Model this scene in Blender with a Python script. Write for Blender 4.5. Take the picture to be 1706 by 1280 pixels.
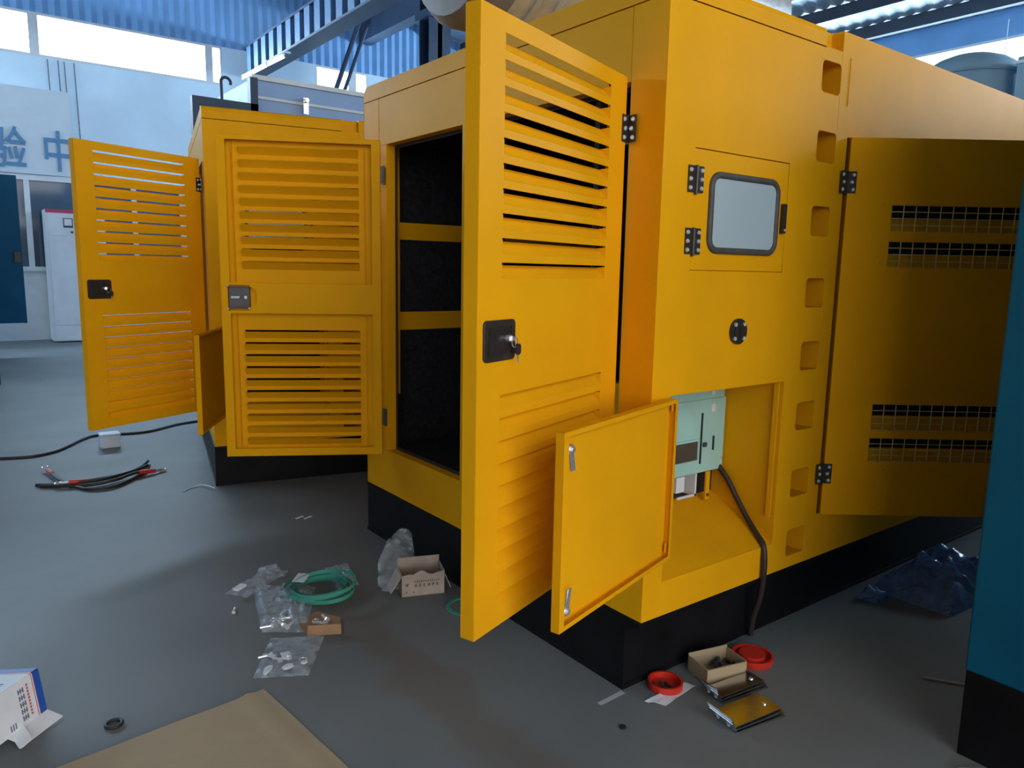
import bpy, math, random
from mathutils import Vector, Matrix
random.seed(7)
sc = bpy.context.scene
for o in list(bpy.data.objects): bpy.data.objects.remove(o)
COL = sc.collection
R = math.radians

# ------------------------------------------------------------------ camera
cam_d = bpy.data.cameras.new('camera'); cam = bpy.data.objects.new('camera', cam_d); COL.objects.link(cam)
cam_d.sensor_width = 36.0; cam_d.lens = 1247.68 / 1706 * 36.0; cam_d.clip_end = 200
cr = Vector((0.79837, -0.60187, 0.01869)); cu = Vector((0.07649, 0.13215, 0.98827)); cf = Vector((0.59728, 0.78758, -0.15155))
m = Matrix((cr, cu, -cf)).transposed().to_4x4(); m.translation = Vector((-1.8577, -1.6778, 1.5))
cam.matrix_world = m
sc.camera = cam

# ------------------------------------------------------------------ world, daylight, exposure
w = bpy.data.worlds.new('world'); sc.world = w; w.use_nodes = True
bg = w.node_tree.nodes['Background']; bg.inputs[0].default_value = (0.97, 0.98, 1.0, 1); bg.inputs[1].default_value = 2.8
def area(name, loc, rot, sx, sy, power, color):
    l = bpy.data.lights.new(name, 'AREA'); l.shape = 'RECTANGLE'; l.size = sx; l.size_y = sy; l.energy = power; l.color = color
    o = bpy.data.objects.new(name, l); COL.objects.link(o); o.location = loc; o.rotation_euler = rot
    return o
DAY = (0.55, 0.78, 1.0)
area('daylight_back_windows', (-1.2, 15.42, 5.61), (R(-90), 0, 0), 15.5, 0.78, 1600, DAY)
area('daylight_right_windows', (14.12, 3.5, 5.2), (R(90), 0, R(90)), 22.0, 1.3, 1900, DAY)
area('added_left_fill', (-9.10, 11.9, 5.2), (R(90), 0, R(-90)), 6.6, 1.3, 290, DAY)  # added fill from out of view, brightens back wall and far floor
sc.view_settings.view_transform = 'Standard'; sc.view_settings.look = 'None'
sc.view_settings.exposure = 0.36; sc.view_settings.gamma = 1.0; sc.view_settings.use_curve_mapping = False

# ------------------------------------------------------------------ materials
MATS = {}
def mat(name, col, rough=0.5, metal=0.0, noise=0.06, nscale=8.0, bump=0.0, bscale=60.0, coat=0.0, col2=None, trans=0.0, alpha=1.0, emit=0.0, spec=0.5):
    if name in MATS: return MATS[name]
    mt = bpy.data.materials.new(name); mt.use_nodes = True; nt = mt.node_tree; N = nt.nodes; L = nt.links
    b = N['Principled BSDF']
    b.inputs['Roughness'].default_value = rough; b.inputs['Metallic'].default_value = metal
    b.inputs['Coat Weight'].default_value = coat; b.inputs['Coat Roughness'].default_value = 0.12
    b.inputs['Specular IOR Level'].default_value = spec
    b.inputs['Transmission Weight'].default_value = trans; b.inputs['Alpha'].default_value = alpha
    tc = N.new('ShaderNodeTexCoord'); nz = N.new('ShaderNodeTexNoise'); nz.inputs['Scale'].default_value = nscale; nz.inputs['Detail'].default_value = 4
    L.new(tc.outputs['Object'], nz.inputs['Vector'])
    rp = N.new('ShaderNodeValToRGB'); L.new(nz.outputs['Fac'], rp.inputs['Fac'])
    c2 = col2 if col2 else tuple(min(1, c * (1 - noise * 2.2)) for c in col)
    c1 = col if col2 else tuple(min(1, c * (1 + noise)) for c in col)
    rp.color_ramp.elements[0].position = 0.32; rp.color_ramp.elements[0].color = (*c2, 1)
    rp.color_ramp.elements[1].position = 0.66; rp.color_ramp.elements[1].color = (*c1, 1)
    L.new(rp.outputs['Color'], b.inputs['Base Color'])
    if emit: b.inputs['Emission Strength'].default_value = emit; b.inputs['Emission Color'].default_value = (*col, 1)
    if bump:
        n2 = N.new('ShaderNodeTexNoise'); n2.inputs['Scale'].default_value = bscale; n2.inputs['Detail'].default_value = 3
        L.new(tc.outputs['Object'], n2.inputs['Vector'])
        bp = N.new('ShaderNodeBump'); bp.inputs['Strength'].default_value = bump; bp.inputs['Distance'].default_value = 0.01
        L.new(n2.outputs['Fac'], bp.inputs['Height']); L.new(bp.outputs['Normal'], b.inputs['Normal'])
    MATS[name] = mt
    return mt

YEL = mat('yellow_paint', (0.82, 0.375, 0.006), 0.42, 0, 0.03, 3.0, 0.02, 260, 0.0, spec=0.03)
TEAL = mat('teal_paint', (0.005, 0.10, 0.18), 0.46, 0, 0.05, 3.0, 0.02, 260, 0.0, spec=0.13)
BLK = mat('black_base_paint', (0.008, 0.008, 0.009), 0.5, 0, 0.15, 6.0, 0.03, 120, spec=0.12)
HNG = mat('black_hinge_metal', (0.05, 0.042, 0.035), 0.35, 0.3, 0.1, 20)
SCR = mat('screw_steel', (0.80, 0.80, 0.80), 0.3, 0.45, 0.05, 40)
CHR = mat('chrome', (0.82, 0.82, 0.84), 0.16, 0.75, 0.03, 30)
FOAM = mat('black_foam', (0.012, 0.012, 0.016), 0.95, 0, 0.3, 40, 0.6, 45)
RUB = mat('black_rubber', (0.02, 0.02, 0.022), 0.55, 0, 0.1, 30)
GASK = mat('grey_gasket', (0.075, 0.07, 0.062), 0.6, 0, 0.08, 30)
PANE = mat('pale_window_sheet', (0.42, 0.52, 0.57), 0.18, 0, 0.02, 2.0)
MINT = mat('mint_enclosure_paint', (0.38, 0.66, 0.60), 0.4, 0, 0.03, 6)
DARKGAP = mat('dark_interior_paint', (0.02, 0.018, 0.016), 0.8, 0, 0.1, 8)
WHT = mat('white_sheet_metal', (0.70, 0.74, 0.76), 0.4, 0, 0.03, 4)
WALLM = mat('pale_wall_paint', (0.68, 0.85, 0.97), 0.7, 0, 0.04, 1.2, 0.03, 40)
CLAD = mat('blue_grey_cladding', (0.20, 0.42, 0.74), 0.55, 0, 0.05, 1.5)
STEEL = mat('blue_grey_steel', (0.03, 0.055, 0.10), 0.5, 0.1, 0.08, 3)
ROOFM = mat('roof_sheet', (0.40, 0.45, 0.50), 0.45, 0.2, 0.06, 1.5)
PURL = mat('purlin_steel', (0.05, 0.065, 0.09), 0.5, 0.1, 0.08, 3)
KRAFT = mat('kraft_cardboard', (0.40, 0.30, 0.18), 0.85, 0, 0.03, 5, 0.08, 90)
KRAFT2 = mat('brown_cardboard', (0.36, 0.21, 0.11), 0.85, 0, 0.1, 12, 0.08, 90)
PAPER = mat('white_card', (0.74, 0.76, 0.80), 0.6, 0, 0.03, 10)
PINKC = mat('pale_carton_board', (0.42, 0.34, 0.28), 0.85, 0, 0.06, 14, 0.06, 90)
BLUEC = mat('blue_print', (0.02, 0.09, 0.42), 0.5, 0, 0.04, 10)
REDP = mat('red_plastic', (0.62, 0.03, 0.015), 0.4, 0, 0.05, 10)
REDPR = mat('red_print', (0.60, 0.10, 0.06), 0.6, 0, 0.03, 10)
INK = mat('dark_ink', (0.05, 0.055, 0.07), 0.6, 0, 0.05, 10)
GRN = mat('green_strap', (0.06, 0.33, 0.24), 0.4, 0, 0.08, 10)
SIGNB = mat('sign_blue_paint', (0.10, 0.26, 0.45), 0.6, 0, 0.04, 6)
DGLASS = mat('office_glass', (0.05, 0.10, 0.16), 0.08, 0, 0.03, 1.0)
ZINC = mat('zinc_plate', (0.62, 0.63, 0.64), 0.22, 1.0, 0.04, 10)
TUBE = mat('lamp_tube', (0.85, 1.0, 0.97), 0.4, 0, 0.01, 3, emit=6.0)
INSUL = mat('silver_insulation', (0.58, 0.58, 0.58), 0.35, 0.5, 0.08, 9, 0.15, 25)
FILMW = None
def film(name, col, a0, a1, rough=0.12, scale=26.0):
    mt = bpy.data.materials.new(name); mt.use_nodes = True; nt = mt.node_tree; N = nt.nodes; L = nt.links
    for n in list(N): N.remove(n)
    out = N.new('ShaderNodeOutputMaterial'); mx = N.new('ShaderNodeMixShader'); tr = N.new('ShaderNodeBsdfTransparent'); pb = N.new('ShaderNodeBsdfPrincipled')
    pb.inputs['Base Color'].default_value = (*col, 1); pb.inputs['Roughness'].default_value = rough
    tc = N.new('ShaderNodeTexCoord'); nz = N.new('ShaderNodeTexNoise'); nz.inputs['Scale'].default_value = scale; nz.inputs['Detail'].default_value = 5
    L.new(tc.outputs['Object'], nz.inputs['Vector'])
    mr = N.new('ShaderNodeMapRange'); mr.inputs[1].default_value = 0.35; mr.inputs[2].default_value = 0.7; mr.inputs[3].default_value = a0; mr.inputs[4].default_value = a1
    L.new(nz.outputs['Fac'], mr.inputs[0]); L.new(mr.outputs[0], mx.inputs[0])
    bp = N.new('ShaderNodeBump'); bp.inputs['Strength'].default_value = 0.5; bp.inputs['Distance'].default_value = 0.01
    L.new(nz.outputs['Fac'], bp.inputs['Height']); L.new(bp.outputs['Normal'], pb.inputs['Normal'])
    L.new(tr.outputs[0], mx.inputs[1]); L.new(pb.outputs[0], mx.inputs[2]); L.new(mx.outputs[0], out.inputs[0])
    return mt
BAGM = film('clear_plastic_bag', (0.66, 0.76, 0.84), 0.06, 0.42)
FILMB = film('blue_plastic_film', (0.26, 0.42, 0.80), 0.3, 0.85, 0.12, 16)
WINGLASS = film('window_glass', (0.8, 0.9, 0.95), 0.04, 0.08, 0.05, 2)

# floor material: worn grey-green painted concrete with a faint brown band
def floor_material():
    mt = bpy.data.materials.new('painted_concrete'); mt.use_nodes = True; nt = mt.node_tree; N = nt.nodes; L = nt.links
    b = N['Principled BSDF']; b.inputs['Roughness'].default_value = 0.55; b.inputs['Specular IOR Level'].default_value = 0.22
    g = N.new('ShaderNodeNewGeometry')
    n1 = N.new('ShaderNodeTexNoise'); n1.inputs['Scale'].default_value = 1.6; n1.inputs['Detail'].default_value = 6; L.new(g.outputs['Position'], n1.inputs['Vector'])
    r1 = N.new('ShaderNodeValToRGB'); L.new(n1.outputs['Fac'], r1.inputs['Fac'])
    r1.color_ramp.elements[0].position = 0.3; r1.color_ramp.elements[0].color = (0.145, 0.158, 0.160, 1)
    r1.color_ramp.elements[1].position = 0.7; r1.color_ramp.elements[1].color = (0.180, 0.196, 0.198, 1)
    sep = N.new('ShaderNodeSeparateXYZ'); L.new(g.outputs['Position'], sep.inputs[0])
    def math_(op, a, bb):
        n = N.new('ShaderNodeMath'); n.operation = op
        for i, v in enumerate((a, bb)):
            if isinstance(v, (int, float)): n.inputs[i].default_value = v
            else: L.new(v, n.inputs[i])
        return n.outputs[0]
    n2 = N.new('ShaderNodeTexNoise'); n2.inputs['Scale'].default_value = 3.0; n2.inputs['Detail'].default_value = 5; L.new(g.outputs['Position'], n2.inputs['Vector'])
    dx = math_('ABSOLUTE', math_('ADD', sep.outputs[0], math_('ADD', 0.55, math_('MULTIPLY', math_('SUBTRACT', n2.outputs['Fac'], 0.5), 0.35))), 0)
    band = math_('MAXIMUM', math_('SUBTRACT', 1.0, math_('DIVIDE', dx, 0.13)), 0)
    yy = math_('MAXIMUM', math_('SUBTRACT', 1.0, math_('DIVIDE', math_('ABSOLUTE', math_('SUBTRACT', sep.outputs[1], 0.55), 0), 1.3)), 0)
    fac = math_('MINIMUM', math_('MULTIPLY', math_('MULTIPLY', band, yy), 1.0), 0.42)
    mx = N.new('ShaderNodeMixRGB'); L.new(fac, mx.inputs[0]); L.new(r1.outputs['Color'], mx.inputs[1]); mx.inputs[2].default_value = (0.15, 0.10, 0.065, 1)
    n3 = N.new('ShaderNodeTexNoise'); n3.inputs['Scale'].default_value = 7.0; n3.inputs['Detail'].default_value = 8; n3.inputs['Roughness'].default_value = 0.7; L.new(g.outputs['Position'], n3.inputs['Vector'])
    r3 = N.new('ShaderNodeValToRGB'); L.new(n3.outputs['Fac'], r3.inputs['Fac']); r3.color_ramp.elements[0].position = 0.62; r3.color_ramp.elements[0].color = (0, 0, 0, 1)
    r3.color_ramp.elements[1].position = 0.8; r3.color_ramp.elements[1].color = (0.35, 0.35, 0.35, 1)
    mx2 = N.new('ShaderNodeMixRGB'); L.new(r3.outputs['Color'], mx2.inputs[0]); L.new(mx.outputs[0], mx2.inputs[1]); mx2.inputs[2].default_value = (0.10, 0.095, 0.085, 1)
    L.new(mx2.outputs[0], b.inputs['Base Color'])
    bp = N.new('ShaderNodeBump'); bp.inputs['Strength'].default_value = 0.12; bp.inputs['Distance'].default_value = 0.01
    L.new(n3.outputs['Fac'], bp.inputs['Height']); L.new(bp.outputs['Normal'], b.inputs['Normal'])
    return mt
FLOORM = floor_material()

# ------------------------------------------------------------------ mesh helpers
class MB:
    def __init__(s): s.v = []; s.f = []; s.m = []
    def add(s, vs, fs, m=0):
        k = len(s.v); s.v += [tuple(p) for p in vs]; s.f += [tuple(k + i for i in f) for f in fs]; s.m += [m] * len(fs); return s
    def box(s, x0, x1, y0, y1, z0, z1, m=0):
        x0, x1 = sorted((x0, x1)); y0, y1 = sorted((y0, y1)); z0, z1 = sorted((z0, z1))
        return s.add([(x0,y0,z0),(x1,y0,z0),(x1,y1,z0),(x0,y1,z0),(x0,y0,z1),(x1,y0,z1),(x1,y1,z1),(x0,y1,z1)],
                     [(0,3,2,1),(4,5,6,7),(0,1,5,4),(1,2,6,5),(2,3,7,6),(3,0,4,7)], m)
    def hexa(s, p, m=0):   # 8 points, bottom loop then top loop
        return s.add(p, [(0,3,2,1),(4,5,6,7),(0,1,5,4),(1,2,6,5),(2,3,7,6),(3,0,4,7)], m)
    def obox(s, o, ex, ey, ez, lx, ly, lz, m=0):   # oriented box: origin corner centre conventions (min..max tuples)
        o, ex, ey, ez = Vector(o), Vector(ex), Vector(ey), Vector(ez)
        P = [o + ex * a + ey * b + ez * c for c in lz for a, b in ((lx[0], ly[0]), (lx[1], ly[0]), (lx[1], ly[1]), (lx[0], ly[1]))]
        return s.hexa(P, m)
    def cyl(s, p0, p1, r, n=12, m=0, r1=None, cap=True):
        p0, p1 = Vector(p0), Vector(p1); d = (p1 - p0).normalized(); a = d.orthogonal().normalized(); b = d.cross(a); r1 = r if r1 is None else r1
        vs = [p0 + (a * math.cos(2*math.pi*i/n) + b * math.sin(2*math.pi*i/n)) * r for i in range(n)] + [p1 + (a * math.cos(2*math.pi*i/n) + b * math.sin(2*math.pi*i/n)) * r1 for i in range(n)]
        fs = [(i, (i+1) % n, n + (i+1) % n, n + i) for i in range(n)]
        if cap: fs += [tuple(reversed(range(n))), tuple(range(n, 2*n))]
        return s.add(vs, fs, m)
    def tube(s, pts, r, n=8, m=0, closed=False):
        pts = [Vector(p) for p in pts]; N = len(pts); vs = []; prev = None
        for i, p in enumerate(pts):
            if closed: d = pts[(i+1) % N] - pts[i-1]
            else: d = pts[min(i+1, N-1)] - pts[max(i-1, 0)]
            d.normalize()
            a = d.orthogonal().normalized() if prev is None else (prev - d * prev.dot(d)).normalized()
            prev = a; b = d.cross(a)
            rr = r[i] if isinstance(r, (list, tuple)) else r
            vs += [p + (a * math.cos(2*math.pi*k/n) + b * math.sin(2*math.pi*k/n)) * rr for k in range(n)]
        fs = []
        for i in range(N if closed else N - 1):
            j = (i + 1) % N
            fs += [(i*n + k, i*n + (k+1) % n, j*n + (k+1) % n, j*n + k) for k in range(n)]
        if not closed: fs += [tuple(reversed(range(n))), tuple(range((N-1)*n, N*n))]
        return s.add(vs, fs, m)
    def plate(s, u0, u1, v0, v1, holes, d0, d1, fn, m=0):
        # sheet in (u,v) with rectangular holes; fn(u,v,d) -> xyz
        us = sorted({u0, u1} | {min(max(h[i], u0), u1) for h in holes for i in (0, 1)})
        vs_ = sorted({v0, v1} | {min(max(h[i], v0), v1) for h in holes for i in (2, 3)})
        def solid(i, j):
            if i < 0 or j < 0 or i >= len(us)-1 or j >= len(vs_)-1: return False
            cu_, cv_ = (us[i]+us[i+1])/2, (vs_[j]+vs_[j+1])/2
            return not any(h[0] < cu_ < h[1] and h[2] < cv_ < h[3] for h in holes)
        idx = {}; V = []; F = []
        def vid(i, j, k):
            if (i, j, k) not in idx: idx[(i, j, k)] = len(V); V.append(fn(us[i], vs_[j], (d0, d1)[k]))
            return idx[(i, j, k)]
        for i in range(len(us)-1):
            for j in range(len(vs_)-1):
                if not solid(i, j): continue
                F.append((vid(i,j,0), vid(i+1,j,0), vid(i+1,j+1,0), vid(i,j+1,0)))
                F.append((vid(i,j+1,1), vid(i+1,j+1,1), vid(i+1,j,1), vid(i,j,1)))
                if not solid(i-1, j): F.append((vid(i,j,0), vid(i,j+1,0), vid(i,j+1,1), vid(i,j,1)))
                if not solid(i+1, j): F.append((vid(i+1,j+1,0), vid(i+1,j,0), vid(i+1,j,1), vid(i+1,j+1,1)))
                if not solid(i, j-1): F.append((vid(i+1,j,0), vid(i,j,0), vid(i,j,1), vid(i+1,j,1)))
                if not solid(i, j+1): F.append((vid(i,j+1,0), vid(i+1,j+1,0), vid(i+1,j+1,1), vid(i,j+1,1)))
        return s.add(V, F, m)
    def loft(s, loops, m=0, cap0=True, cap1=True, closed=False):
        n = len(loops[0]); vs = [p for l in loops for p in l]; fs = []
        K = len(loops)
        for k in range(K if closed else K - 1):
            k2 = (k + 1) % K
            fs += [(k*n+i, k*n+(i+1) % n, k2*n+(i+1) % n, k2*n+i) for i in range(n)]
        if not closed:
            if cap0: fs.append(tuple(reversed(range(n))))
            if cap1: fs.append(tuple(range((K-1)*n, K*n)))
        return s.add(vs, fs, m)
    def data(s, name, mats):
        me = bpy.data.meshes.new(name); me.from_pydata([tuple(p) for p in s.v], [], s.f)
        for mt in (mats if isinstance(mats, (list, tuple)) else [mats]): me.materials.append(mt)
        me.polygons.foreach_set('material_index', s.m)
        import bmesh
        bm = bmesh.new(); bm.from_mesh(me); bmesh.ops.recalc_face_normals(bm, faces=bm.faces); bm.to_mesh(me); bm.free()
        me.update(); return me
    def build(s, name, mats, parent=None, smooth=None, bevel=0.0, loc=None, rot=None):
        o = bpy.data.objects.new(name, s.data(name, mats)); COL.objects.link(o)
        if parent: o.parent = parent
        if loc: o.location = loc
        if rot: o.rotation_euler = rot
        finish(o, smooth, bevel); return o
def finish(o, smooth=None, bevel=0.0):
    if bevel:
        b = o.modifiers.new('bevel', 'BEVEL'); b.width = bevel; b.segments = 2; b.limit_method = 'ANGLE'; b.angle_limit = R(50)
    if smooth:
        o.data.polygons.foreach_set('use_smooth', [True] * len(o.data.polygons)); o.data.set_sharp_from_angle(angle=R(smooth))
def empty(name, loc=(0,0,0), rz=0, parent=None):
    o = bpy.data.objects.new(name, None); COL.objects.link(o); o.location = loc; o.rotation_euler = (0, 0, rz); o.empty_display_size = 0.1
    if parent: o.parent = parent
    return o
def tag(o, label, cat, group=None, kind=None):
    o['label'] = label; o['category'] = cat
    if group: o['group'] = group
    if kind: o['kind'] = kind
    return o
def struct(o): o['kind'] = 'structure'; return o
def inst(me, name, parent, loc=(0,0,0), rot=(0,0,0)):
    o = bpy.data.objects.new(name, me); COL.objects.link(o); o.parent = parent; o.location = loc; o.rotation_euler = rot; return o
def rrect(cx, cz, w_, h_, r, n=6):
    pts = []
    for qx, qz, a0 in ((1, 1, 0), (-1, 1, 90), (-1, -1, 180), (1, -1, 270)):
        for k in range(n + 1):
            a = R(a0 + 90 * k / n); pts.append((cx + qx * (w_/2 - r) + r * math.cos(a), cz + qz * (h_/2 - r) + r * math.sin(a)))
    return pts
def rplate(mb, cx, cz, w_, h_, r, d0, d1, fn, m=0, n=6):
    l = rrect(cx, cz, w_, h_, r, n)
    return mb.loft([[fn(u, v, d0) for u, v in l], [fn(u, v, d1) for u, v in l]], m)
def rring(mb, cx, cz, w_, h_, r, t, d0, d1, fn, m=0, n=8):
    lo = rrect(cx, cz, w_, h_, r, n); li = rrect(cx, cz, w_ - 2*t, h_ - 2*t, max(r - t, .004), n)
    lm1 = rrect(cx, cz, w_ - t*0.5, h_ - t*0.5, max(r - t*0.25, .004), n); lm2 = rrect(cx, cz, w_ - 1.5*t, h_ - 1.5*t, max(r - .75*t, .004), n)
    return mb.loft([[fn(u, v, d0) for u, v in lo], [fn(u, v, d1*.6+d0*.4) for u, v in lo], [fn(u, v, d1) for u, v in lm1], [fn(u, v, d1) for u, v in lm2], [fn(u, v, d1*.6+d0*.4) for u, v in li], [fn(u, v, d0) for u, v in li]], m, closed=True)

# ------------------------------------------------------------------ the hall
HX0, HX1, HY0, HY1 = -9.0, 14.0, -9.0, 15.3
RIDGE_X, EAVE, RIDGE = 2.5, 6.35, 8.3
def roofz(x): return RIDGE - (RIDGE - EAVE) * (abs(x - RIDGE_X) / ((HX1 - RIDGE_X) if x > RIDGE_X else (RIDGE_X - HX0)))
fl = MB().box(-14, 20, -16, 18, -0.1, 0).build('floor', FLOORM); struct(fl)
# back wall: lower painted wall, window band, corrugated upper cladding
WZ0, WZ1 = 5.22, 6.0
wb = MB().box(HX0, HX1, HY1, HY1 + 0.2, 0, WZ0).build('wall_back', WALLM); struct(wb)
def corrug(name, parent):
    mb = MB(); n = int((HX1 - HX0) / 0.1); vs = []; fs = []
    for i in range(n + 1):
        x = HX0 + (HX1 - HX0) * i / n; d = 0.035 if (i // 1) % 2 else 0.0
        vs += [(x, HY1 + d, WZ1), (x, HY1 + d, roofz(x)), (x, HY1 + d + 0.02, WZ1), (x, HY1 + d + 0.02, roofz(x))]
    for i in range(n):
        a, b = 4*i, 4*i + 4
        fs += [(a, b, b+1, a+1), (a+2, a+3, b+3, b+2), (a, a+2, b+2, b), (a+1, b+1, b+3, a+3)]
    mb.add(vs, fs); return mb.build(name, CLAD, parent)
corrug('upper_cladding', wb)
xs = [-8.0 + i * 3.0 - 0.15 for i in range(8)]
nwin = 1
def window(n, x0, x1, y0, y1, z0, z1, along):
    mb = MB()
    fn = (lambda u, v, d: (u, y0 + d, v)) if along == 'x' else (lambda u, v, d: (x0 + d, u, v))
    a, b = (x0, x1) if along == 'x' else (y0, y1)
    mb.plate(a, b, z0, z1, [(a + 0.04, b - 0.04, z0 + 0.05, z1 - 0.05)], 0, 0.1, fn)
    o = mb.build('window_%d' % n, WHT); struct(o)
    MB().plate(a + 0.04, b - 0.04, z0 + 0.05, z1 - 0.05, [], 0.045, 0.051, fn).build('pane', WINGLASS, o)
    return o
wins = [(-8.95, -6.23), (-6.17, -3.17), (-3.11, -0.21), (-0.13, 2.90), (2.97, 3.20), (5.26, 6.10), (6.22, 6.55)]
edge = HX0
for a, b in wins:
    if a - edge > 0.001: MB().box(edge, a, HY1, HY1 + 0.2, WZ0, WZ1).build('post', WALLM if a - edge > 1 else WHT, wb)
    window(nwin, a, b, HY1, 0, WZ0, WZ1, 'x'); nwin += 1; edge = b
MB().box(edge, HX1, HY1, HY1 + 0.2, WZ0, WZ1).build('post', WALLM, wb)
# right wall
RZ0, RZ1 = 4.55, 5.86
wr = MB().box(HX1, HX1 + 0.2, HY0, HY1 + 0.2, 0, RZ0).build('wall_right', WALLM); struct(wr)
MB().box(HX1, HX1 + 0.1, HY0, HY1 + 0.2, RZ1, EAVE).build('upper_cladding', CLAD, wr)
ry = [HY0 + i * 4.05 for i in range(7)]
for a, b in zip(ry[:-1], ry[1:]): window(nwin, HX1, 0, a + 0.03, b - 0.03, RZ0, RZ1, 'y'); nwin += 1
for y in ry[1:-1]: MB().box(HX1, HX1 + 0.15, y - 0.03, y + 0.03, RZ0, RZ1).build('post', WHT, wr)
wl = MB().box(HX0 - 0.2, HX0, HY0, HY1 + 0.2, 0, RZ0).build('wall_left', mat('dark_wall_paint', (0.12, 0.15, 0.18), 0.7)); struct(wl)  # unseen wall, coloured dark to cut light bounced between the machines
MB().box(HX0 - 0.2, HX0, HY0, HY1 + 0.2, RZ1, EAVE).build('upper_cladding', CLAD, wl)
MB().box(HX0 - 0.2, HX0, HY0, 8.5, RZ0, RZ1).build('blank_panel', MATS['dark_wall_paint'], wl)
window(nwin, HX0 - 0.15, 0, 8.5, 11.9, RZ0, RZ1, 'y'); window(nwin + 1, HX0 - 0.15, 0, 11.9, 15.3, RZ0, RZ1, 'y')  # unseen windows, added to go with the left fill light
wf = MB().box(3.2, HX1 + 0.2, HY0 - 0.2, HY0, 0, EAVE).build('wall_front_blocker', MATS['dark_wall_paint']); struct(wf)  # unseen partial wall, added to block sky reflections on the yellow front
# roof: corrugated sheet on purlins
mb = MB(); n = int((HY1 - HY0) / 0.14); vs = []; fs = []
for i in range(n + 1):
    y = HY0 + (HY1 + 0.2 - HY0) * i / n; d = 0.03 if i % 2 else 0.0
    for x in (HX0 - 0.2, RIDGE_X, HX1 + 0.2):
        vs += [(x, y, roofz(x) + d), (x, y, roofz(x) + d + 0.03)]
for i in range(n):
    a, b = 6*i, 6*i + 6
    for k in (0, 2): fs += [(a+k, a+k+2, b+k+2, b+k), (a+k+1, b+k+1, b+k+3, a+k+3)]
mb.add(vs, fs); ceil = mb.build('ceiling', ROOFM); struct(ceil)
for i in range(11):
    for side in (-1, 1):
        t = (i + 0.4) / 11.0
        x = RIDGE_X + (HX1 - RIDGE_X) * t if side > 0 else RIDGE_X - (RIDGE_X - HX0) * t
        z = roofz(x) - 0.01
        pm = MB().box(x - 0.035, x + 0.035, HY0, HY1, z - 0.22, z); pm.box(x - 0.035, x + 0.09, HY0, HY1, z - 0.235, z - 0.22)
        pm.build('purlin', PURL, ceil)
# crane runway: plate girder with stiffeners, on columns
gx = 3.80
cb = MB().box(gx - 0.02, gx + 0.02, 1.0, 15.2, 5.5, 6.0).build('runway_girder', STEEL)
tag(cb, 'long blue-grey crane girder with upright stiffener plates high under the roof', 'girder')
MB().box(gx - 0.18, gx + 0.18, 1.0, 15.2, 6.0, 6.04).build('top_flange', STEEL, cb)
MB().box(gx - 0.18, gx + 0.18, 1.0, 15.2, 5.46, 5.5).build('bottom_flange', STEEL, cb)
MB().box(gx - 0.05, gx + 0.05, 1.0, 15.2, 6.04, 6.12).build('rail', STEEL, cb)
stf = MB().box(-0.17, 0.17, -0.12, 0.12, 5.5, 6.0).data('stiffener', [mat('stiffener_paint', (0.09, 0.18, 0.32), 0.5)])
for i in range(31): inst(stf, 'stiffener', cb, (gx, 1.4 + i * 0.45, 0))
col_ = MB(); cx0, cx1, cy0, cy1 = 6.22, 6.72, 11.9, 12.3
col_.box(cx0, cx1, cy0, cy0 + 0.03, 0, 8); col_.box(cx0, cx1, cy1 - 0.03, cy1, 0, 8); col_.box(cx0 + .2, cx1 - .2, cy0, cy1, 0, 8)
col_.box(cx0 - 0.06, cx1 + 0.06, cy0 - 0.06, cy1 + 0.06, 6.40, 6.55)
co = col_.build('steel_column', STEEL); tag(co, 'thick blue-grey steel column rising behind the yellow enclosure', 'column')
tb = MB(); tb.box(6.3, 6.6, 12.3, 15.2, 6.62, 7.1); tb.box(-1.0, 6.3, 11.98, 12.22, 7.0, 7.06); tb.box(-1.0, 6.3, 11.98, 12.22, 7.6, 7.66); tb.box(-1.0, 6.3, 12.08, 12.12, 7.06, 7.6)
rb = tb.build('roof_beam', STEEL); tag(rb, 'deep steel roof beam joining the column under the roof', 'beam')
tag(MB().tube([(5.3, 14.6, 5.0), (6.0, 14.0, 7.4)], 0.05, 6).build('diagonal_brace', STEEL), 'slanting steel brace left of the column, the left of two', 'brace', 'slanting braces')
tag(MB().tube([(5.5, 14.6, 5.0), (6.2, 14.0, 7.4)], 0.04, 6).build('diagonal_brace', STEEL), 'slanting steel brace left of the column, the right of two', 'brace', 'slanting braces')
# tube lamps
def tube_lamp(p0, p1, label, arm=0.0):
    t = empty('tube_lamp', p0); p1 = Vector(p1) - Vector(p0); u = p1.normalized()
    MB().cyl((0,0,0), p1, 0.014, 10).build('tube', TUBE, t, 40)
    hb_ = MB().tube([(0,0,0.05), p1 + Vector((0,0,0.05))], 0.022, 6); rl_ = 0.095 if arm else 1.0; hb_.cyl((0,0,0.05), (0,0,rl_), 0.008, 5); hb_.cyl(p1 + Vector((0,0,0.05)), p1 + Vector((0,0,rl_)), 0.008, 5)
    
    if arm: hb_.box(0.0, arm, -0.01, 0.01, 0.084, 0.0985); hb_.box(p1.x, p1.x + arm, p1.y - 0.01, p1.y + 0.01, p1.z + 0.084, p1.z + 0.1185)
    hb_.build('housing', WHT, t); tag(t, label, 'lamp', 'tube lamps in the hall')
tube_lamp((3.52, 15.0, 5.36), (3.54, 13.6, 5.34), 'lit tube lamp below the crane girder, the farther of two in line', 0.13)
tube_lamp((3.54, 13.5, 5.34), (3.56, 12.7, 5.33), 'lit tube lamp below the crane girder, the nearer of two in line', 0.13)
tube_lamp((12.75, 4.0, 4.80), (13.85, 4.0, 4.78), 'single lit tube lamp at far right above the yellow enclosure')

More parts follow.
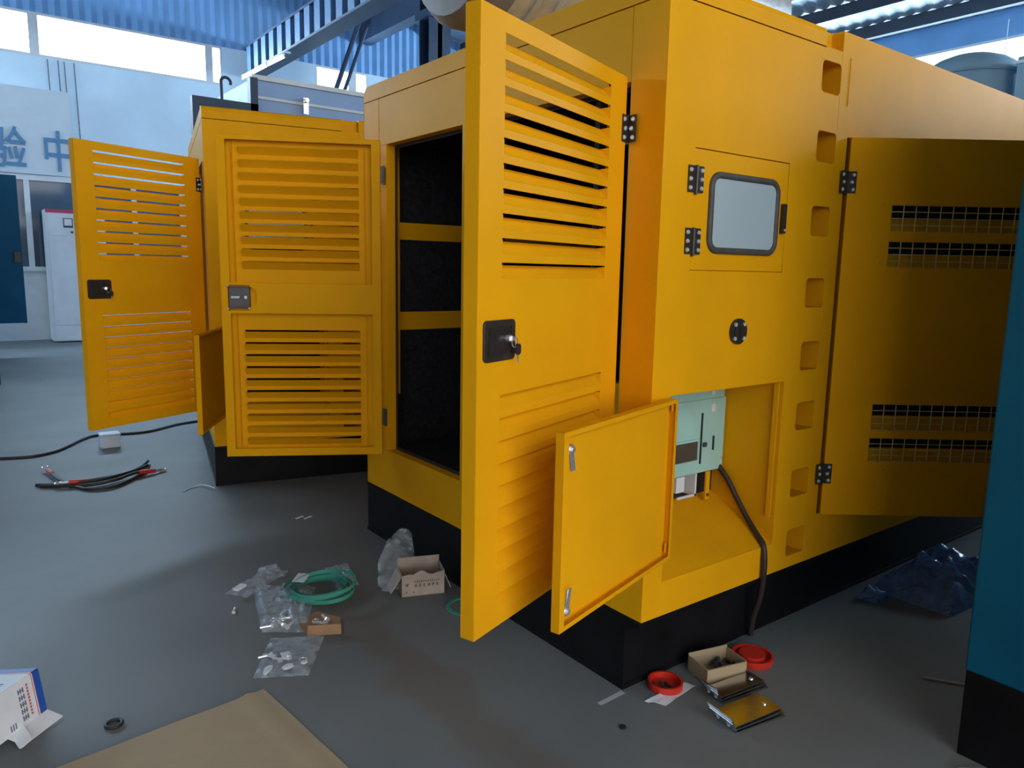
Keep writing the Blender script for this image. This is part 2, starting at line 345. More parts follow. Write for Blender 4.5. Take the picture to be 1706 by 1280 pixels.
# ------------------------------------------------------------------ generator enclosure
W_, L_, Z0, ZS, ZT = 2.12, 4.6, 0.285, 2.35, 2.43
DW, DH, DZ = 0.835, 1.615, 0.512
PITCH = 0.0625; SLOT_H = 0.041; SX0, SX1 = 0.125, 0.728
UP = [1.567 - i * PITCH for i in range(10)]; LO = [0.655 - i * PITCH for i in range(10)]
_slat = {}
def slat_mesh(s, mt):
    key = (s, mt.name)
    if key in _slat: return _slat[key]
    mb = MB(); Lw = SX1 - SX0; inn = -s * 0.034; t = 0.002
    top = SLOT_H - 0.0065
    mb.hexa([(0, 0, 0), (Lw, 0, 0), (Lw, -s*t, -0.001), (0, -s*t, -0.001), (0, inn, top), (Lw, inn, top), (Lw, inn - s*t, top - .001), (0, inn - s*t, top - .001)])
    for a, b in ((-0.001, 0.001), (Lw - 0.001, Lw + 0.001)):
        mb.add([(a, 0, 0), (a, inn, top), (a, 0, top + .002), (b, 0, 0), (b, inn, top), (b, 0, top + .002)], [(0, 1, 2), (5, 4, 3), (0, 3, 4, 1), (1, 4, 5, 2), (2, 5, 3, 0)])
    _slat[key] = mb.data('louver_slat', [mt]); return _slat[key]
def hinge(parent, axis, z, a1, s1, a2, s2):
    # two leaves from a pin at axis: leaf direction angle a, outward normal s*(z x dir)
    mb = MB(); hz = 0.043
    for a, s in ((a1, s1), (a2, s2)):
        d = Vector((math.cos(a), math.sin(a), 0)); nrm = Vector((-d.y, d.x, 0)) * s
        o = Vector((axis[0], axis[1], z)); ez = Vector((0, 0, 1))
        mb.obox(o, d, nrm, ez, (0.004, 0.04), (-0.002, 0.003), (-hz, hz), 0)
        for k, dx in ((-0.029, 0.028), (0.0, 0.022), (0.029, 0.028)):
            p = o + d * dx + ez * k + nrm * 0.003
            mb.cyl(p, p + nrm * 0.005, 0.0078, 8, 1, 0.0055)
    mb.cyl((axis[0], axis[1], z - hz - 0.006), (axis[0], axis[1], z + hz + 0.002), 0.006, 8, 0)
    return mb.build('hinge', [HNG, SCR], parent)
def louver_door(parent, hx, hy, ang, s, paint, lock=True, name='louver_door', latch=False):
    # local x from hinge to free edge, z up, outward = s*y
    fn = lambda u, v, d: (u, -s * d, v)
    holes = [(SX0, SX1, z - SLOT_H, z) for z in UP + LO]
    mb = MB().plate(0.008, DW, 0, DH, holes, 0.0, 0.002, fn)
    D = 0.045
    mb.box(0.008, 0.011, -s*0.002, -s*D, 0, DH); mb.box(DW - 0.003, DW, -s*0.002, -s*D, 0, DH)
    mb.box(0.008, DW, -s*0.002, -s*D, 0, 0.003); mb.box(0.008, DW, -s*0.002, -s*D, DH - 0.003, DH)
    d = mb.build(name, paint, parent, bevel=0.0012, loc=(hx, hy, DZ), rot=(0, 0, ang))
    sm = slat_mesh(s, paint)
    for z in UP + LO: inst(sm, 'louver_slat', d, (SX0, 0, z - SLOT_H))
    MB().plate(0.011, DW - 0.003, 0.003, DH - 0.003, [(0.055, 0.790, 0.040, 0.742), (0.055, 0.790, 0.895, 1.590)] + ([(0.655, 0.80, 0.755, 0.885)] if latch else []), D - 0.002, D, fn).build('inner_skin', paint, d, bevel=0.001)
    for a, b in ((0.088, 0.090), (0.762, 0.764)):
        for z0, z1 in ((0.045, 0.737), (0.90, 1.585)):
            MB().box(a, b, -s*0.002, -s*0.018, z0, z1).build('stile_fold', paint, d)
    if lock:
        lp = MB(); rplate(lp, 0.739, 0.803, 0.145, 0.108, 0.014, -0.006, 0.001, fn)
        lp.build('lock_plate', HNG, d, 35, 0.001)
        pd = MB(); rplate(pd, 0.748, 0.803, 0.092, 0.074, 0.006, -0.010, -0.005, fn); pd.box(0.688, 0.692, s*0.006, s*0.010, 0.768, 0.84)
        pd.build('lock_paddle', mat('lock_paddle_black', (0.035, 0.03, 0.028), 0.3, 0.2, 0.1, 30), d, 35)
        cl = MB().cyl((0.712, s*0.008, 0.808), (0.712, s*0.022, 0.808), 0.010, 12); cl.build('lock_cylinder', CHR, d, 40)
        ky = MB().box(0.7105, 0.7135, s*0.020, s*0.034, 0.802, 0.814, 1); rplate(ky, 0.685, 0.778, 0.022, 0.030, 0.010, -0.030, -0.024, fn, 0, 4)
        ky.tube([(0.700 + 0.014*math.cos(a), s*0.026, 0.798 + 0.014*math.sin(a)) for a in [i*math.pi/6 for i in range(12)]], 0.0015, 5, 1, True)
        ky.box(0.682, 0.686, s*0.024, s*0.027, 0.742, 0.766, 1)
        ky.build('key', [RUB, CHR], d)
    if latch:
        bx_ = MB().box(0.690, 0.795, -s*0.018, -s*0.052, 0.775, 0.872, 0); bx_.box(0.688, 0.797, -s*0.050, -s*0.054, 0.768, 0.777, 0); bx_.box(0.688, 0.797, -s*0.050, -s*0.054, 0.870, 0.879, 0)
        bx_.build('latch_body', mat('latch_grey', (0.09, 0.08, 0.085), 0.35, 0.5, 0.1, 30), d, bevel=0.002)
        cr_ = MB().box(0.738, 0.785, -s*0.052, -s*0.058, 0.815, 0.831, 0); cr_.build('latch_bolt', ZINC, d, bevel=0.003)
        for q in ((0.708, 0.823, 0.008), (0.797, 0.765, 0.004), (0.797, 0.882, 0.004), (0.692, 0.768, 0.004)):
            MB().cyl((q[0], -s*0.052, q[1]), (q[0], -s*0.060, q[1]), q[2], 10).build('latch_screw', ZINC, d, 40)
        arc = [(0.690 - 0.035 * math.sin(a), 0.823 + 0.052 * math.cos(a)) for a in [i * math.pi / 12 for i in range(13)]]
        hp = MB().plate(0.62, 0.80, 0.752, 0.888, [], 0.016, 0.018, fn)
        hp.build('latch_pocket', paint, d)
        # half-round edge of the cut-out
        hr = MB(); cor = [(0.655, 0.885), (0.655, 0.755)]
        up_ = [p for p in arc if p[1] >= 0.823]; dn = [p for p in arc if p[1] <= 0.823]
        for seg, c_ in ((up_, (0.655, 0.885)), (dn, (0.655, 0.755))):
            seg2 = seg + [c_] if c_[1] > 0.8 else seg + [(0.690, 0.755), c_]
            if c_[1] > 0.8: seg2 = [(0.690, 0.885)] + seg + [c_]
            hr.loft([[fn(u, v, D - 0.002) for u, v in seg2], [fn(u, v, D) for u, v in seg2]])
        hr.build('cutout_edge', paint, d)
    return d

def generator(name, loc, rz, paint, label, near_ang, far_ang, small_ang, mesh_ang, rich):
    g = empty(name, loc, rz); tag(g, label, 'generator')
    F = lambda u, v, d: (u, d, v)            # front face, y = 0, d inward
    S = lambda u, v, d: (d, u, v)            # side face, x = 0, u along y
    zc = [2.250, 1.993, 1.711, 1.432, 1.179, 0.932, 0.650, 0.395]
    pk = [(0.860, 0.990, z - 0.060, z + 0.055) for z in zc]
    hatch = (0.155, 0.692, 1.507, 1.908); acc = (0.096, 0.760, 0.415, 1.083); d3 = (1.072, 1.93, 0.484, 2.045)
    MB().plate(0.0, 0.99, Z0, ZS, [hatch, acc] + pk, 0, 0.004, F).build('front_panel', paint, g, bevel=0.0015)
    MB().plate(0.99, L_, Z0, ZT, [d3], 0, 0.004, F).build('front_panel', paint, g, bevel=0.0015)
    sp = MB().box(1.0485, 1.0515, -0.003, 0.001, 2.16, 2.34); sp.build('seam_strip', paint, g)
    pm = MB()
    u0, u1 = 0.860, 0.990
    pm.box(u0 - 0.003, u0, 0.004, 0.24, -0.06, 0.055); pm.box(u1, u1 + 0.003, 0.004, 0.24, -0.06, 0.055)
    pm.box(u0, u1, 0.004, 0.24, -0.063, -0.06); pm.box(u0, u1, 0.004, 0.24, 0.055, 0.058); pm.box(u0 - 0.003, u1 + 0.003, 0.24, 0.243, -0.063, 0.058)
    for px_, sx_ in ((u0, 1), (u1, -1)):
        for pz_, sz_ in ((-0.06, 1), (0.055, -1)):
            q_ = [(px_, pz_), (px_ + sx_*0.016, pz_), (px_ + sx_*0.0047, pz_ + sz_*0.0047), (px_, pz_ + sz_*0.016)]
            pm.loft([[(x, y, z) for x, z in q_] for y in (0.0002, 0.004)])
    pme = pm.data('air_pocket', [paint])
    for z in zc: inst(pme, 'air_pocket', g, (0, 0, z))
    # roof: near section with rounded front edge, notch, long section
    prof = [(0.0, ZS + 0.004), (0.0, ZT - 0.03), (0.01, ZT - 0.01), (0.03, ZT), (W_ - 0.03, ZT), (W_, ZT - 0.03), (W_, ZS + 0.004)]
    rf = MB(); rf.loft([[(x, y, z) for y, z in prof] for x in (0.0, 0.875)])
    rf.build('roof', paint, g)
    r2 = MB().box(0.875, 0.99, 0.05, W_, ZS + 0.004, ZT); r2.box(0.875, 0.99, 0.0, 0.05, ZS - 0.002, ZS + 0.004); r2.box(0.99, L_, 0.004, W_, ZS, ZT)
    r2.build('roof', paint, g)
    # side face: corner posts, header, sill, centre post
    py0, py1, pc0, pc1, oz0, oz1 = 0.155, 1.87, 0.93, 1.165, 0.518, 2.116
    MB().box(0, 0.05, 0.004, py0, Z0, ZS).build('corner_post', paint, g, bevel=0.0015)
    MB().box(0, 0.05, 1.95, W_, Z0, ZS).build('corner_post', paint, g, bevel=0.0015)
    MB().box(0.001, 0.05, py0 + 0.003, 1.947, oz1, ZS).build('header_panel', paint, g, bevel=0.0015)
    MB().box(0.001, 0.05, py0 + 0.003, 1.947, Z0, oz0).build('sill_panel', paint, g, bevel=0.0015)
    MB().box(0.001, 0.05, py1, 1.947, oz0, oz1).build('door_jamb', paint, g, bevel=0.0015)
    MB().box(0.001, 0.05, pc0, pc1, oz0, oz1).build('centre_post', paint, g, bevel=0.0015)
    lip = MB()
    for a, b in ((py0 + .003, pc0), (pc1, py1)): lip.plate(a, b, oz0, oz1, [(a + .016, b - .016, oz0 + .016, oz1 - .016)], 0.05, 0.056, S)
    lip.build('door_seal', RUB, g)
    MB().box(0, L_, W_ - 0.004, W_, Z0, ZS).build('rear_panel', paint, g)
    MB().box(L_ - 0.004, L_, 0.004, W_ - 0.004, Z0, ZS).build('end_panel', paint, g)
    ln = MB(); ln.box(0.06, 2.4, 2.065, 2.11, 0.50, 2.33); ln.box(2.4, 2.45, 0.36, 2.11, 0.50, 2.33); ln.box(0.05, 2.4, 0.36, 2.11, 2.30, 2.34); ln.box(0.05, 2.45, 0.33, 2.11, 0.44, 0.5)
    ln.box(0.06, 2.4, 0.36, 0.385, 0.5, 2.30)
    ln.build('foam_lining', FOAM, g)
    if rich:
        MB().box(0.145, 0.172, 2.045, 2.065, 0.79, 2.28).build('foam_strap', paint, g)
        for z0, z1 in ((1.65, 1.742), (1.152, 1.252)): MB().box(0.172, 2.3, 2.045, 2.065, z0, z1).build('foam_strap', paint, g)
    # skid base: channel section
    bs = MB().box(0.0, L_, 0.075, W_, 0, Z0 - 0.002); bs.box(-0.004, L_, 0.071, W_ + 0.004, 0.0, 0.018); bs.box(-0.004, L_, 0.006, W_ + 0.004, Z0 - 0.022, Z0 - 0.002)
    bs.build('skid_base', BLK, g, bevel=0.002)
    # louvred doors on the side
    near = louver_door(g, -0.012, py0, near_ang, 1, paint, True)
    for lz in (1.452, 0.19): hinge(g, (-0.010, py0), DZ + lz, R(-90), -1, near_ang, 1)
    far = louver_door(g, -0.024, py1, far_ang, -1, paint, True, latch=True)
    far.scale = (0.958, 1, 1)
    for lz in (1.452, 0.19): hinge(g, (-0.012, py1 + 0.004), DZ + lz, R(90), 1, far_ang, -1)
    # window hatch
    h = MB().plate(hatch[0], hatch[1] - .0028, hatch[2] + .0022, hatch[3] - .003, [], 0.0008, 0.006, F).build('window_hatch', paint, g, bevel=0.001)
    MB().plate(hatch[0] - .02, hatch[1] + .02, hatch[2] - .02, hatch[3] + .02, [], 0.012, 0.016, F).build('hatch_backing', paint, g)
    cx, cz, ww, hh = 0.434, 1.7035, 0.400, 0.275
    gk = MB(); rring(gk, cx, cz, ww, hh, 0.052, 0.022, 0.001, -0.012, F); gk.build('window_gasket', GASK, h, 50)
    pn = MB(); rplate(pn, cx, cz, ww - 0.04, hh - 0.04, 0.034, -0.004, 0.0, F); pn.build('window_pane', PANE, h)
    hd = MB().box(0.652, 0.672, -0.016, 0.0, 1.650, 1.758, 0); hd.cyl((0.662, -0.016, 1.662), (0.662, -0.019, 1.662), 0.005, 8, 1); hd.build('hatch_handle', [HNG, SCR], h, bevel=0.003)
    for z in (1.806, 1.604):
        mb = MB(); mb.box(0.122, 0.157, -0.005, 0.0, z - .043, z + .043); mb.box(0.163, 0.198, -0.005, 0.001, z - .043, z + .043); mb.cyl((0.160, -0.006, z - .05), (0.160, -0.006, z + .045), 0.006, 8)
        for x in (0.132, 0.188):
            for k in (-0.029, 0, 0.029): mb.cyl((x, -0.005, z + k), (x, -0.010, z + k), 0.0078, 8, 1, 0.0055)
        mb.build('hinge', [HNG, SCR], h)
    # round latch
    rl = MB().cyl((0.437, 0.0, 1.292), (0.437, -0.010, 1.292), 0.047, 24, 0); rl.cyl((0.437, -0.010, 1.292), (0.437, -0.014, 1.292), 0.030, 20, 0)
    rl.box(0.431, 0.443, -0.022, -0.012, 1.27, 1.314, 0)
    for a in (45, 135, 225, 315):
        q = (0.437 + 0.036*math.cos(R(a)), 1.292 + 0.036*math.sin(R(a))); rl.cyl((q[0], -0.010, q[1]), (q[0], -0.015, q[1]), 0.0075, 8, 1)
    rl.build('round_latch', [HNG, SCR], g, 40)
    # access recess
    ax0, ax1, az0, az1 = acc
    dep = 0.32
    rc = MB()
    rc.box(ax0 - 0.004, ax0, 0.004, dep, az0, az1 + .01); rc.box(ax1, ax1 + 0.004, 0.004, dep, az0, az1 + .01); rc.box(ax0, ax1, 0.004, dep, az1, az1 + .004)
    rc.hexa([(ax0, 0.004, az0 - .004), (ax1, 0.004, az0 - .004), (ax1, dep, 0.556), (ax0, dep, 0.556), (ax0, 0.004, az0), (ax1, 0.004, az0), (ax1, dep, 0.562), (ax0, dep, 0.562)])
    rc.build('access_recess', paint, g)
    MB().box(ax0 - .004, ax1 + .004, dep, dep + 0.004, 0.5, az1 + .01).build('recess_back', DARKGAP, g)
    MB().box(ax1 - 0.020, ax1 - 0.012, 0.010, 0.030, 0.527, az1 - 0.004).build('stop_strip', paint, g)
    if rich:
        bb = MB().box(0.13, 0.752, 0.27, dep, 0.675, 1.079).build('breaker_box', MINT, g, bevel=0.003)
        MB().box(0.13, 0.752, 0.262, 0.27, 0.675, 0.985).build('breaker_cover', MINT, bb, bevel=0.003)
        MB().box(0.595, 0.603, 0.258, 0.262, 0.715, 0.93).build('switch_slot', DARKGAP, bb)
        MB().box(0.30, 0.575, 0.258, 0.262, 0.735, 0.815).build('meter_window', mat('smoked_cover', (0.08, 0.07, 0.06), 0.2, 0, 0.05, 10), bb)
        MB().plate(0.29, 0.585, 0.725, 0.825, [(0.30, 0.575, 0.735, 0.815)], 0.255, 0.262, F).build('meter_frame', MINT, bb)
        MB().box(0.655, 0.680, 0.259, 0.262, 0.930, 0.962).build('paper_label', PAPER, bb)
        MB().box(0.660, 0.682, 0.266, 0.270, 1.00, 1.035).build('paper_label', PAPER, bb)
        MB().box(0.675, 0.681, 0.256, 0.262, 0.765, 0.825).build('slot_cover', DARKGAP, bb)
        MB().box(0.612, 0.632, 0.254, 0.262, 0.785, 0.803).build('push_button', INK, bb)
        MB().cyl((0.738, 0.262, 0.725), (0.738, 0.257, 0.725), 0.005, 8).build('screw', SCR, bb)
        MB().box(0.40, 0.46, 0.275, dep, 0.60, 0.665).build('terminal_block', BLUEC, g)
        MB().box(0.47, 0.52, 0.270, dep, 0.605, 0.67).build('terminal_block', PAPER, g)
        MB().box(0.30, 0.35, 0.270, dep, 0.60, 0.65).build('terminal_block', mat('pink_terminal', (0.6, 0.4, 0.4), 0.5), g)
        br = MB().box(0.575, 0.585, 0.26, dep, 0.58, 0.675); br.box(0.47, 0.585, 0.26, 0.266, 0.58, 0.59); br.build('terminal_bracket', WHT, g)
        bk = MB().box(0.640, 0.665, 0.255, 0.262, 0.555, 0.675, 0); bk.cyl((0.652, 0.255, 0.575), (0.652, 0.250, 0.575), 0.007, 8, 1); bk.build('box_bracket', [paint, INK], g)
    # access door (inner side shows when open)
    fn = lambda u, v, d: (u, d, v)
    ad = MB().plate(0.010, 0.715, 0, 0.562, [], 0.0, 0.002, fn); fd = 0.028
    ad.box(0.010, 0.0125, 0.002, fd, 0, .562); ad.box(0.7125, 0.715, 0.002, fd, 0, .562); ad.box(0.010, 0.715, 0.002, fd, 0, 0.0025); ad.box(0.010, 0.715, 0.002, fd, 0.5595, 0.562)
    ad.plate(0.0125, 0.7125, 0.0025, 0.5595, [(0.026, 0.690, 0.014, 0.548)], fd - 0.0025, fd, fn)
    a_ = ad.build('access_door', paint, g, bevel=0.001, loc=(0.096 - 0.008, -0.012, 0.518), rot=(0, 0, small_ang))
    if rich:
        for z, k in ((0.512, -1), (0.055, 1)):
            cl = MB().cyl((0.680, 0.002, z), (0.680, 0.030, z), 0.014, 14); cl.cyl((0.680, 0.030, z), (0.680, 0.036, z), 0.010, 6)
            cl.obox((0.680, 0.024, z), (1, 0, 0), (0, 1, 0), (-0.22, 0, k), (-0.010, 0.010), (0, 0.005), (0.0, 0.062))
            cl.build('cam_latch', CHR, a_, 40, 0.001)
    for z in (0.535, 0.04):
        hp = MB().cyl((0.004, 0.01, z - .022), (0.004, 0.01, z + .022), 0.007, 10); hp.box(0.004, 0.03, 0.012, 0.016, z - .016, z + .016); hp.build('hinge_pin', paint, a_, 40)
    # mesh-grille door on the front
    dw, dh, dz = 0.85, 1.561, 0.484
    gr = [(0.192, 0.745, 1.195, 1.301), (0.192, 0.745, 1.052, 1.156), (0.188, 0.741, 0.373, 0.484), (0.188, 0.741, 0.238, 0.338)]
    md = MB().plate(0.006, dw, 0, dh, gr, 0.0, 0.002, fn); fd = 0.05
    md.box(0.006, 0.009, 0.002, fd, 0, dh); md.box(dw - .003, dw, 0.002, fd, 0, dh); md.box(0.006, dw, 0.002, fd, 0, .003); md.box(0.006, dw, 0.002, fd, dh - .003, dh)
    md_ = md.build('mesh_door', paint, g, bevel=0.0012, loc=(1.072, -0.012, dz), rot=(0, 0, mesh_ang))
    MB().plate(0.02, dw - .01, 0.01, dh - .01, [], fd, fd + 0.004, fn).build('inner_lining', FOAM, md_)
    for x0, x1, z0, z1 in gr:
        wm = MB(); nx = 11; nz = 4
        for i in range(nx + 1): x = x0 + (x1 - x0) * i / nx; wm.cyl((x, 0.004, z0 - .006), (x, 0.004, z1 + .006), 0.0022, 6)
        for j in range(nz + 1): z = z0 + (z1 - z0) * j / nz; wm.cyl((x0 - .006, 0.007, z), (x1 + .006, 0.007, z), 0.0022, 6)
        wm.build('wire_mesh', mat('mesh_wire', (0.62, 0.46, 0.20), 0.5, 0.0, 0.05, 20), md_)
        pz = (z0 + z1) / 2
        bf = MB().hexa([(x0, 0.026, z0 - .004), (x1, 0.026, z0 - .004), (x1, 0.028, z0 - .004), (x0, 0.028, z0 - .004), (x0, 0.046, pz), (x1, 0.046, pz), (x1, 0.048, pz), (x0, 0.048, pz)])
        bf.build('baffle', paint, md_)
    for x, z in ((0.163, 1.306), (0.165, 1.07), (0.267, 1.011), (0.164, 0.488), (0.164, 0.257), (0.262, 0.199)):
        MB().cyl((x, 0, z), (x, -0.004, z), 0.006, 10).build('screw', paint, md_)
    for z in (1.870, 0.665): hinge(g, (1.072, -0.010), z, R(180), 1, mesh_ang, -1)
    return g

A = generator('generator_enclosure', (0, 0, 0), 0, YEL, 'large yellow generator enclosure in front with open doors, window hatch and black base',
              R(-160), R(151), R(-163.7), R(-37), True)
BR = R(-11.8)
B = generator('generator_enclosure', (-0.485, 3.394, 0), BR, YEL, 'yellow generator enclosure farther back, partly hidden behind the open doors of the front one',
              R(-155) - BR, R(-91), R(-119.5) - BR, R(-0.5), False)
B.scale = (1, 1, 1.02)

# ------------------------------------------------------------------ teal generator at right
def teal_box(loc, sx, sy, h, label, rz=0):
    g = empty('generator_enclosure', loc, rz); tag(g, label, 'generator')
    MB().box(0, sx, -sy, 0, Z0, h).build('body', TEAL, g, bevel=0.006)
    MB().box(-0.002, sx, -sy - .002, 0.002, h - 0.08, h - 0.074).build('roof_seam', BLK, g)
    bs = MB().box(0.002, sx, -sy, -0.004, 0, Z0); bs.build('skid_base', BLK, g, bevel=0.003)
    return g
T = teal_box((0.61, -0.80, 0), 4.4, 2.1, 2.43, 'teal blue generator enclosure cut off at the right edge of the photo')
dr = MB().plate(-1.95, -1.05, 0.52, 2.12, [], 0.0, 0.012, lambda u, v, d: (-d, u, v)).build('side_door', TEAL, T, bevel=0.002)
MB().box(-0.018, -0.012, -1.2, -1.1, 1.28, 1.38).build('lock_plate', HNG, dr)
# far teal generator at the left edge with a hanging-open door
T2 = empty('generator_enclosure', (-1.37, 9.2, 0)); tag(T2, 'tall teal generator enclosure at the far left edge with its side door swung open', 'generator')
MB().box(-2.2, 0, 0, 3.2, 0.32, 2.9).build('body', TEAL, T2, bevel=0.006)
MB().box(-2.2, -0.01, 0.02, 3.2, 0, 0.32).build('skid_base', mat('navy_base', (0.02, 0.03, 0.08), 0.5), T2)
od = MB().box(-0.02, 0.54, 3.14, 3.19, 0.52, 2.78).build('side_door', TEAL, T2, bevel=0.004)
MB().box(0.44, 0.52, 3.12, 3.14, 1.46, 1.62).build('lock_plate', HNG, od)

# ------------------------------------------------------------------ inspection office, sign, switchgear cabinet
of = empty('inspection_office', (-6.0, 15.1, 0)); tag(of, 'white partition of the glazed office below the blue lettering', 'partition')
MB().box(0, 9.0, 0, 0.15, 0, 1.30).build('lower_panel', WHT, of)
MB().box(-.02, 9.02, -0.06, 0.15, 1.30, 1.38).build('window_sill', WHT, of)
MB().box(-.02, 9.02, -0.04, 0.15, 2.96, 3.06).build('head_rail', WHT, of)
for i in range(10):
    x = 0.12 + i * 0.9 + (0.0)
    MB().box(x - 0.045, x + 0.045, -0.03, 0.12, 1.38, 2.96).build('window_post', WHT, of)
    if i < 9: MB().box(x + 0.045, x + 0.855, 0.04, 0.06, 1.38, 2.96).build('glass_pane', DGLASS, of)
sg = MB().box(-6.0, 0.30, 15.02, 15.10, 3.07, 4.6).build('sign_board', mat('sign_white', (0.62, 0.70, 0.76), 0.6, 0, 0.02, 3)); tag(sg, 'pale sign board above the office with blue brush lettering', 'sign')
def text_mesh(body, name, mt, parent, loc, rot, sx, sy, depth=0.01):
    cu_ = bpy.data.curves.new(name, 'FONT'); cu_.body = body; cu_.extrude = depth; cu_.offset = 0.012
    to = bpy.data.objects.new(name, cu_); COL.objects.link(to); bpy.context.view_layer.update()
    dg = bpy.context.evaluated_depsgraph_get(); me = bpy.data.meshes.new_from_object(to.evaluated_get(dg))
    bpy.data.objects.remove(to); me.name = name; me.materials.clear(); me.materials.append(mt)
    o = bpy.data.objects.new(name, me); COL.objects.link(o); o.parent = parent; o.location = loc; o.rotation_euler = rot; o.scale = (sx, sy, 1)
    return o
for ch, x in (('检', -1.84), ('验', -0.98), ('中', -0.20)):
    text_mesh(ch, 'lettering', SIGNB, sg, (x, 15.005, 3.22), (R(90), 0, 0), 0.55, 0.78)
for i, x in enumerate((0.05, 0.22, 0.32, 0.48)):
    tag(MB().cyl((x, 15.27, 3.6), (x - 0.03, 15.27, 5.2), 0.008, 5).build('hanging_wire', INK), 'thin dark wire hanging down the wall above the lettering, %s of four from the left' % ('first', 'second', 'third', 'fourth')[i], 'wire', 'wires on the back wall')
cab = empty('switchgear_cabinet', (-0.28, 14.40, 0)); tag(cab, 'tall white switchgear cabinet with red top strip and small meters', 'cabinet')
MB().box(0, 0.95, 0, 0.55, 0.02, 2.42).build('body', WHT, cab, bevel=0.006)
MB().box(0.03, 0.92, -0.012, 0.0, 0.32, 1.93).build('door', WHT, cab, bevel=0.004)
MB().box(0.03, 0.92, -0.012, 0.0, 1.95, 2.33).build('meter_panel', WHT, cab, bevel=0.004)
MB().box(0.0, 0.95, -0.014, 0.0, 2.36, 2.42).build('red_strip', mat('red_trim', (0.55, 0.04, 0.10), 0.5), cab)
MB().box(0.03, 0.92, -0.010, 0.0, 0.04, 0.30).build('plinth', WHT, cab, bevel=0.003)
for x in (0.27, 0.55):
    q = MB().box(x, x + 0.15, -0.022, -0.012, 2.10, 2.27, 1); q.box(x + .015, x + .135, -0.025, -0.022, 2.135, 2.255, 0); q.build('meter', [PAPER, INK], cab)
for x in (0.40, 0.56, 0.70): MB().cyl((x, -0.012, 2.02), (x, -0.03, 2.02), 0.022, 10).build('knob', INK, cab)
# pale box behind and tall container behind the rear enclosure
ct = empty('equipment_container', (1.05, 7.0, 0)); tag(ct, 'tall pale blue container standing behind the rear yellow enclosure', 'container')
PB = mat('pale_blue_panel', (0.30, 0.44, 0.70), 0.5, 0, 0.04, 2)
MB().box(0, 4.5, 0, 1.8, 0.0, 3.54).build('body', PB, ct, bevel=0.01)
MB().box(-.02, 4.52, -0.03, 0.0, 3.52, 3.57).build('top_trim', WHT, ct); MB().box(0.0, 4.5, -0.02, 0.0, 3.32, 3.35).build('side_trim', WHT, ct)
lt = MB().box(0.56, 0.62, -0.05, -0.02, 3.22, 3.40); lt.cyl((0.59, -0.05, 3.37), (0.59, -0.09, 3.37), 0.025, 8); lt.build('latch', CHR, ct)
# lifting frame with hook beside it
hk = empty('hook_stand', (0.75, 6.6, 0)); tag(hk, 'blue-grey lifting stand with a curved hook left of the pale container', 'hoist')
MB().box(0.14, 0.22, 0, 0.1, 0, 3.45).build('post', STEEL, hk); MB().box(-0.45, 0.22, 0, 0.08, 3.1, 3.18).build('arm', STEEL, hk); MB().box(-0.45, -0.38, 0, 0.08, 0, 3.1).build('post', STEEL, hk)
hkm = MB().tube([(-0.10 + 0.05*math.cos(R(a)), 0.04, 3.36 + 0.05*math.sin(R(a))) for a in range(-20, 201, 20)] + [(-0.145, 0.04, 3.18)], 0.016, 8); hkm.build('hook', STEEL, hk, 50)
# domed tank far right
tk = empty('storage_tank', (10.0, 3.35, 0)); tag(tk, 'blue-grey tank with domed top silhouetted against the right windows', 'tank')
TK = mat('tank_blue', (0.22, 0.36, 0.46), 0.5, 0, 0.05, 2)
prof = [(0.62, 0.0), (0.62, 4.36), (0.56, 4.44), (0.44, 4.52), (0.28, 4.58), (0.12, 4.605), (0.02, 4.61)]
MB().loft([[(r * math.cos(2*math.pi*i/28), r * math.sin(2*math.pi*i/28), z) for i in range(28)] for r, z in prof]).build('shell', TK, tk, 40)
MB().tube([(0.635*math.cos(2*math.pi*i/28), 0.635*math.sin(2*math.pi*i/28), 4.30) for i in range(28)], 0.03, 6, 0, True).build('rim', TK, tk, 40)
tk2 = empty('equipment_container', (9.6, 2.62, 0)); tag(tk2, 'flat-topped blue-grey container at far right beside the domed tank', 'container')
MB().box(0, 2.2, -2.2, 0, 0, 4.37).build('body', TK, tk2, bevel=0.02); MB().box(-0.02, 2.22, -2.22, 0.02, 4.28, 4.32).build('top_trim', WHT, tk2)
# insulated exhaust on the roof of the front enclosure
ex = empty('exhaust_silencer', (0.55, 2.0, ZT)); tag(ex, 'silver insulated exhaust silencer lying on top of the front yellow enclosure', 'silencer')
cy = MB(); axis = [(0.0, 0.55), (0.03, 0.60), (0.30, 0.60)]
cy.loft([[(x, 0 + r*math.cos(2*math.pi*i/32), 0.86 + r*math.sin(2*math.pi*i/32)) for i in range(32)] for x, r in ((-0.10, 0.30), (-0.08, 0.42), (0.0, 0.47), (0.14, 0.47))])
cy.build('end_cap', mat('grey_brown_cap', (0.20, 0.17, 0.15), 0.6), ex, 40)
cy = MB().loft([[(x, 0 + r*math.cos(2*math.pi*i/32), 0.86 + r*math.sin(2*math.pi*i/32)) for i in range(32)] for x, r in ((0.14, 0.44), (2.4, 0.44))]); cy.build('shell', INSUL, ex, 40)
for x in (0.30, 0.44, 0.9, 1.5): MB().tube([(x, 0.45*math.cos(2*math.pi*i/32), 0.86 + 0.45*math.sin(2*math.pi*i/32)) for i in range(32)], 0.018, 6, 0, True).build('band', INSUL, ex, 40)
MB().box(0.25, 0.35, -0.12, 0.12, 0, 0.45).build('foot', INSUL, ex); MB().box(1.9, 2.0, -0.12, 0.12, 0, 0.45).build('foot', INSUL, ex)

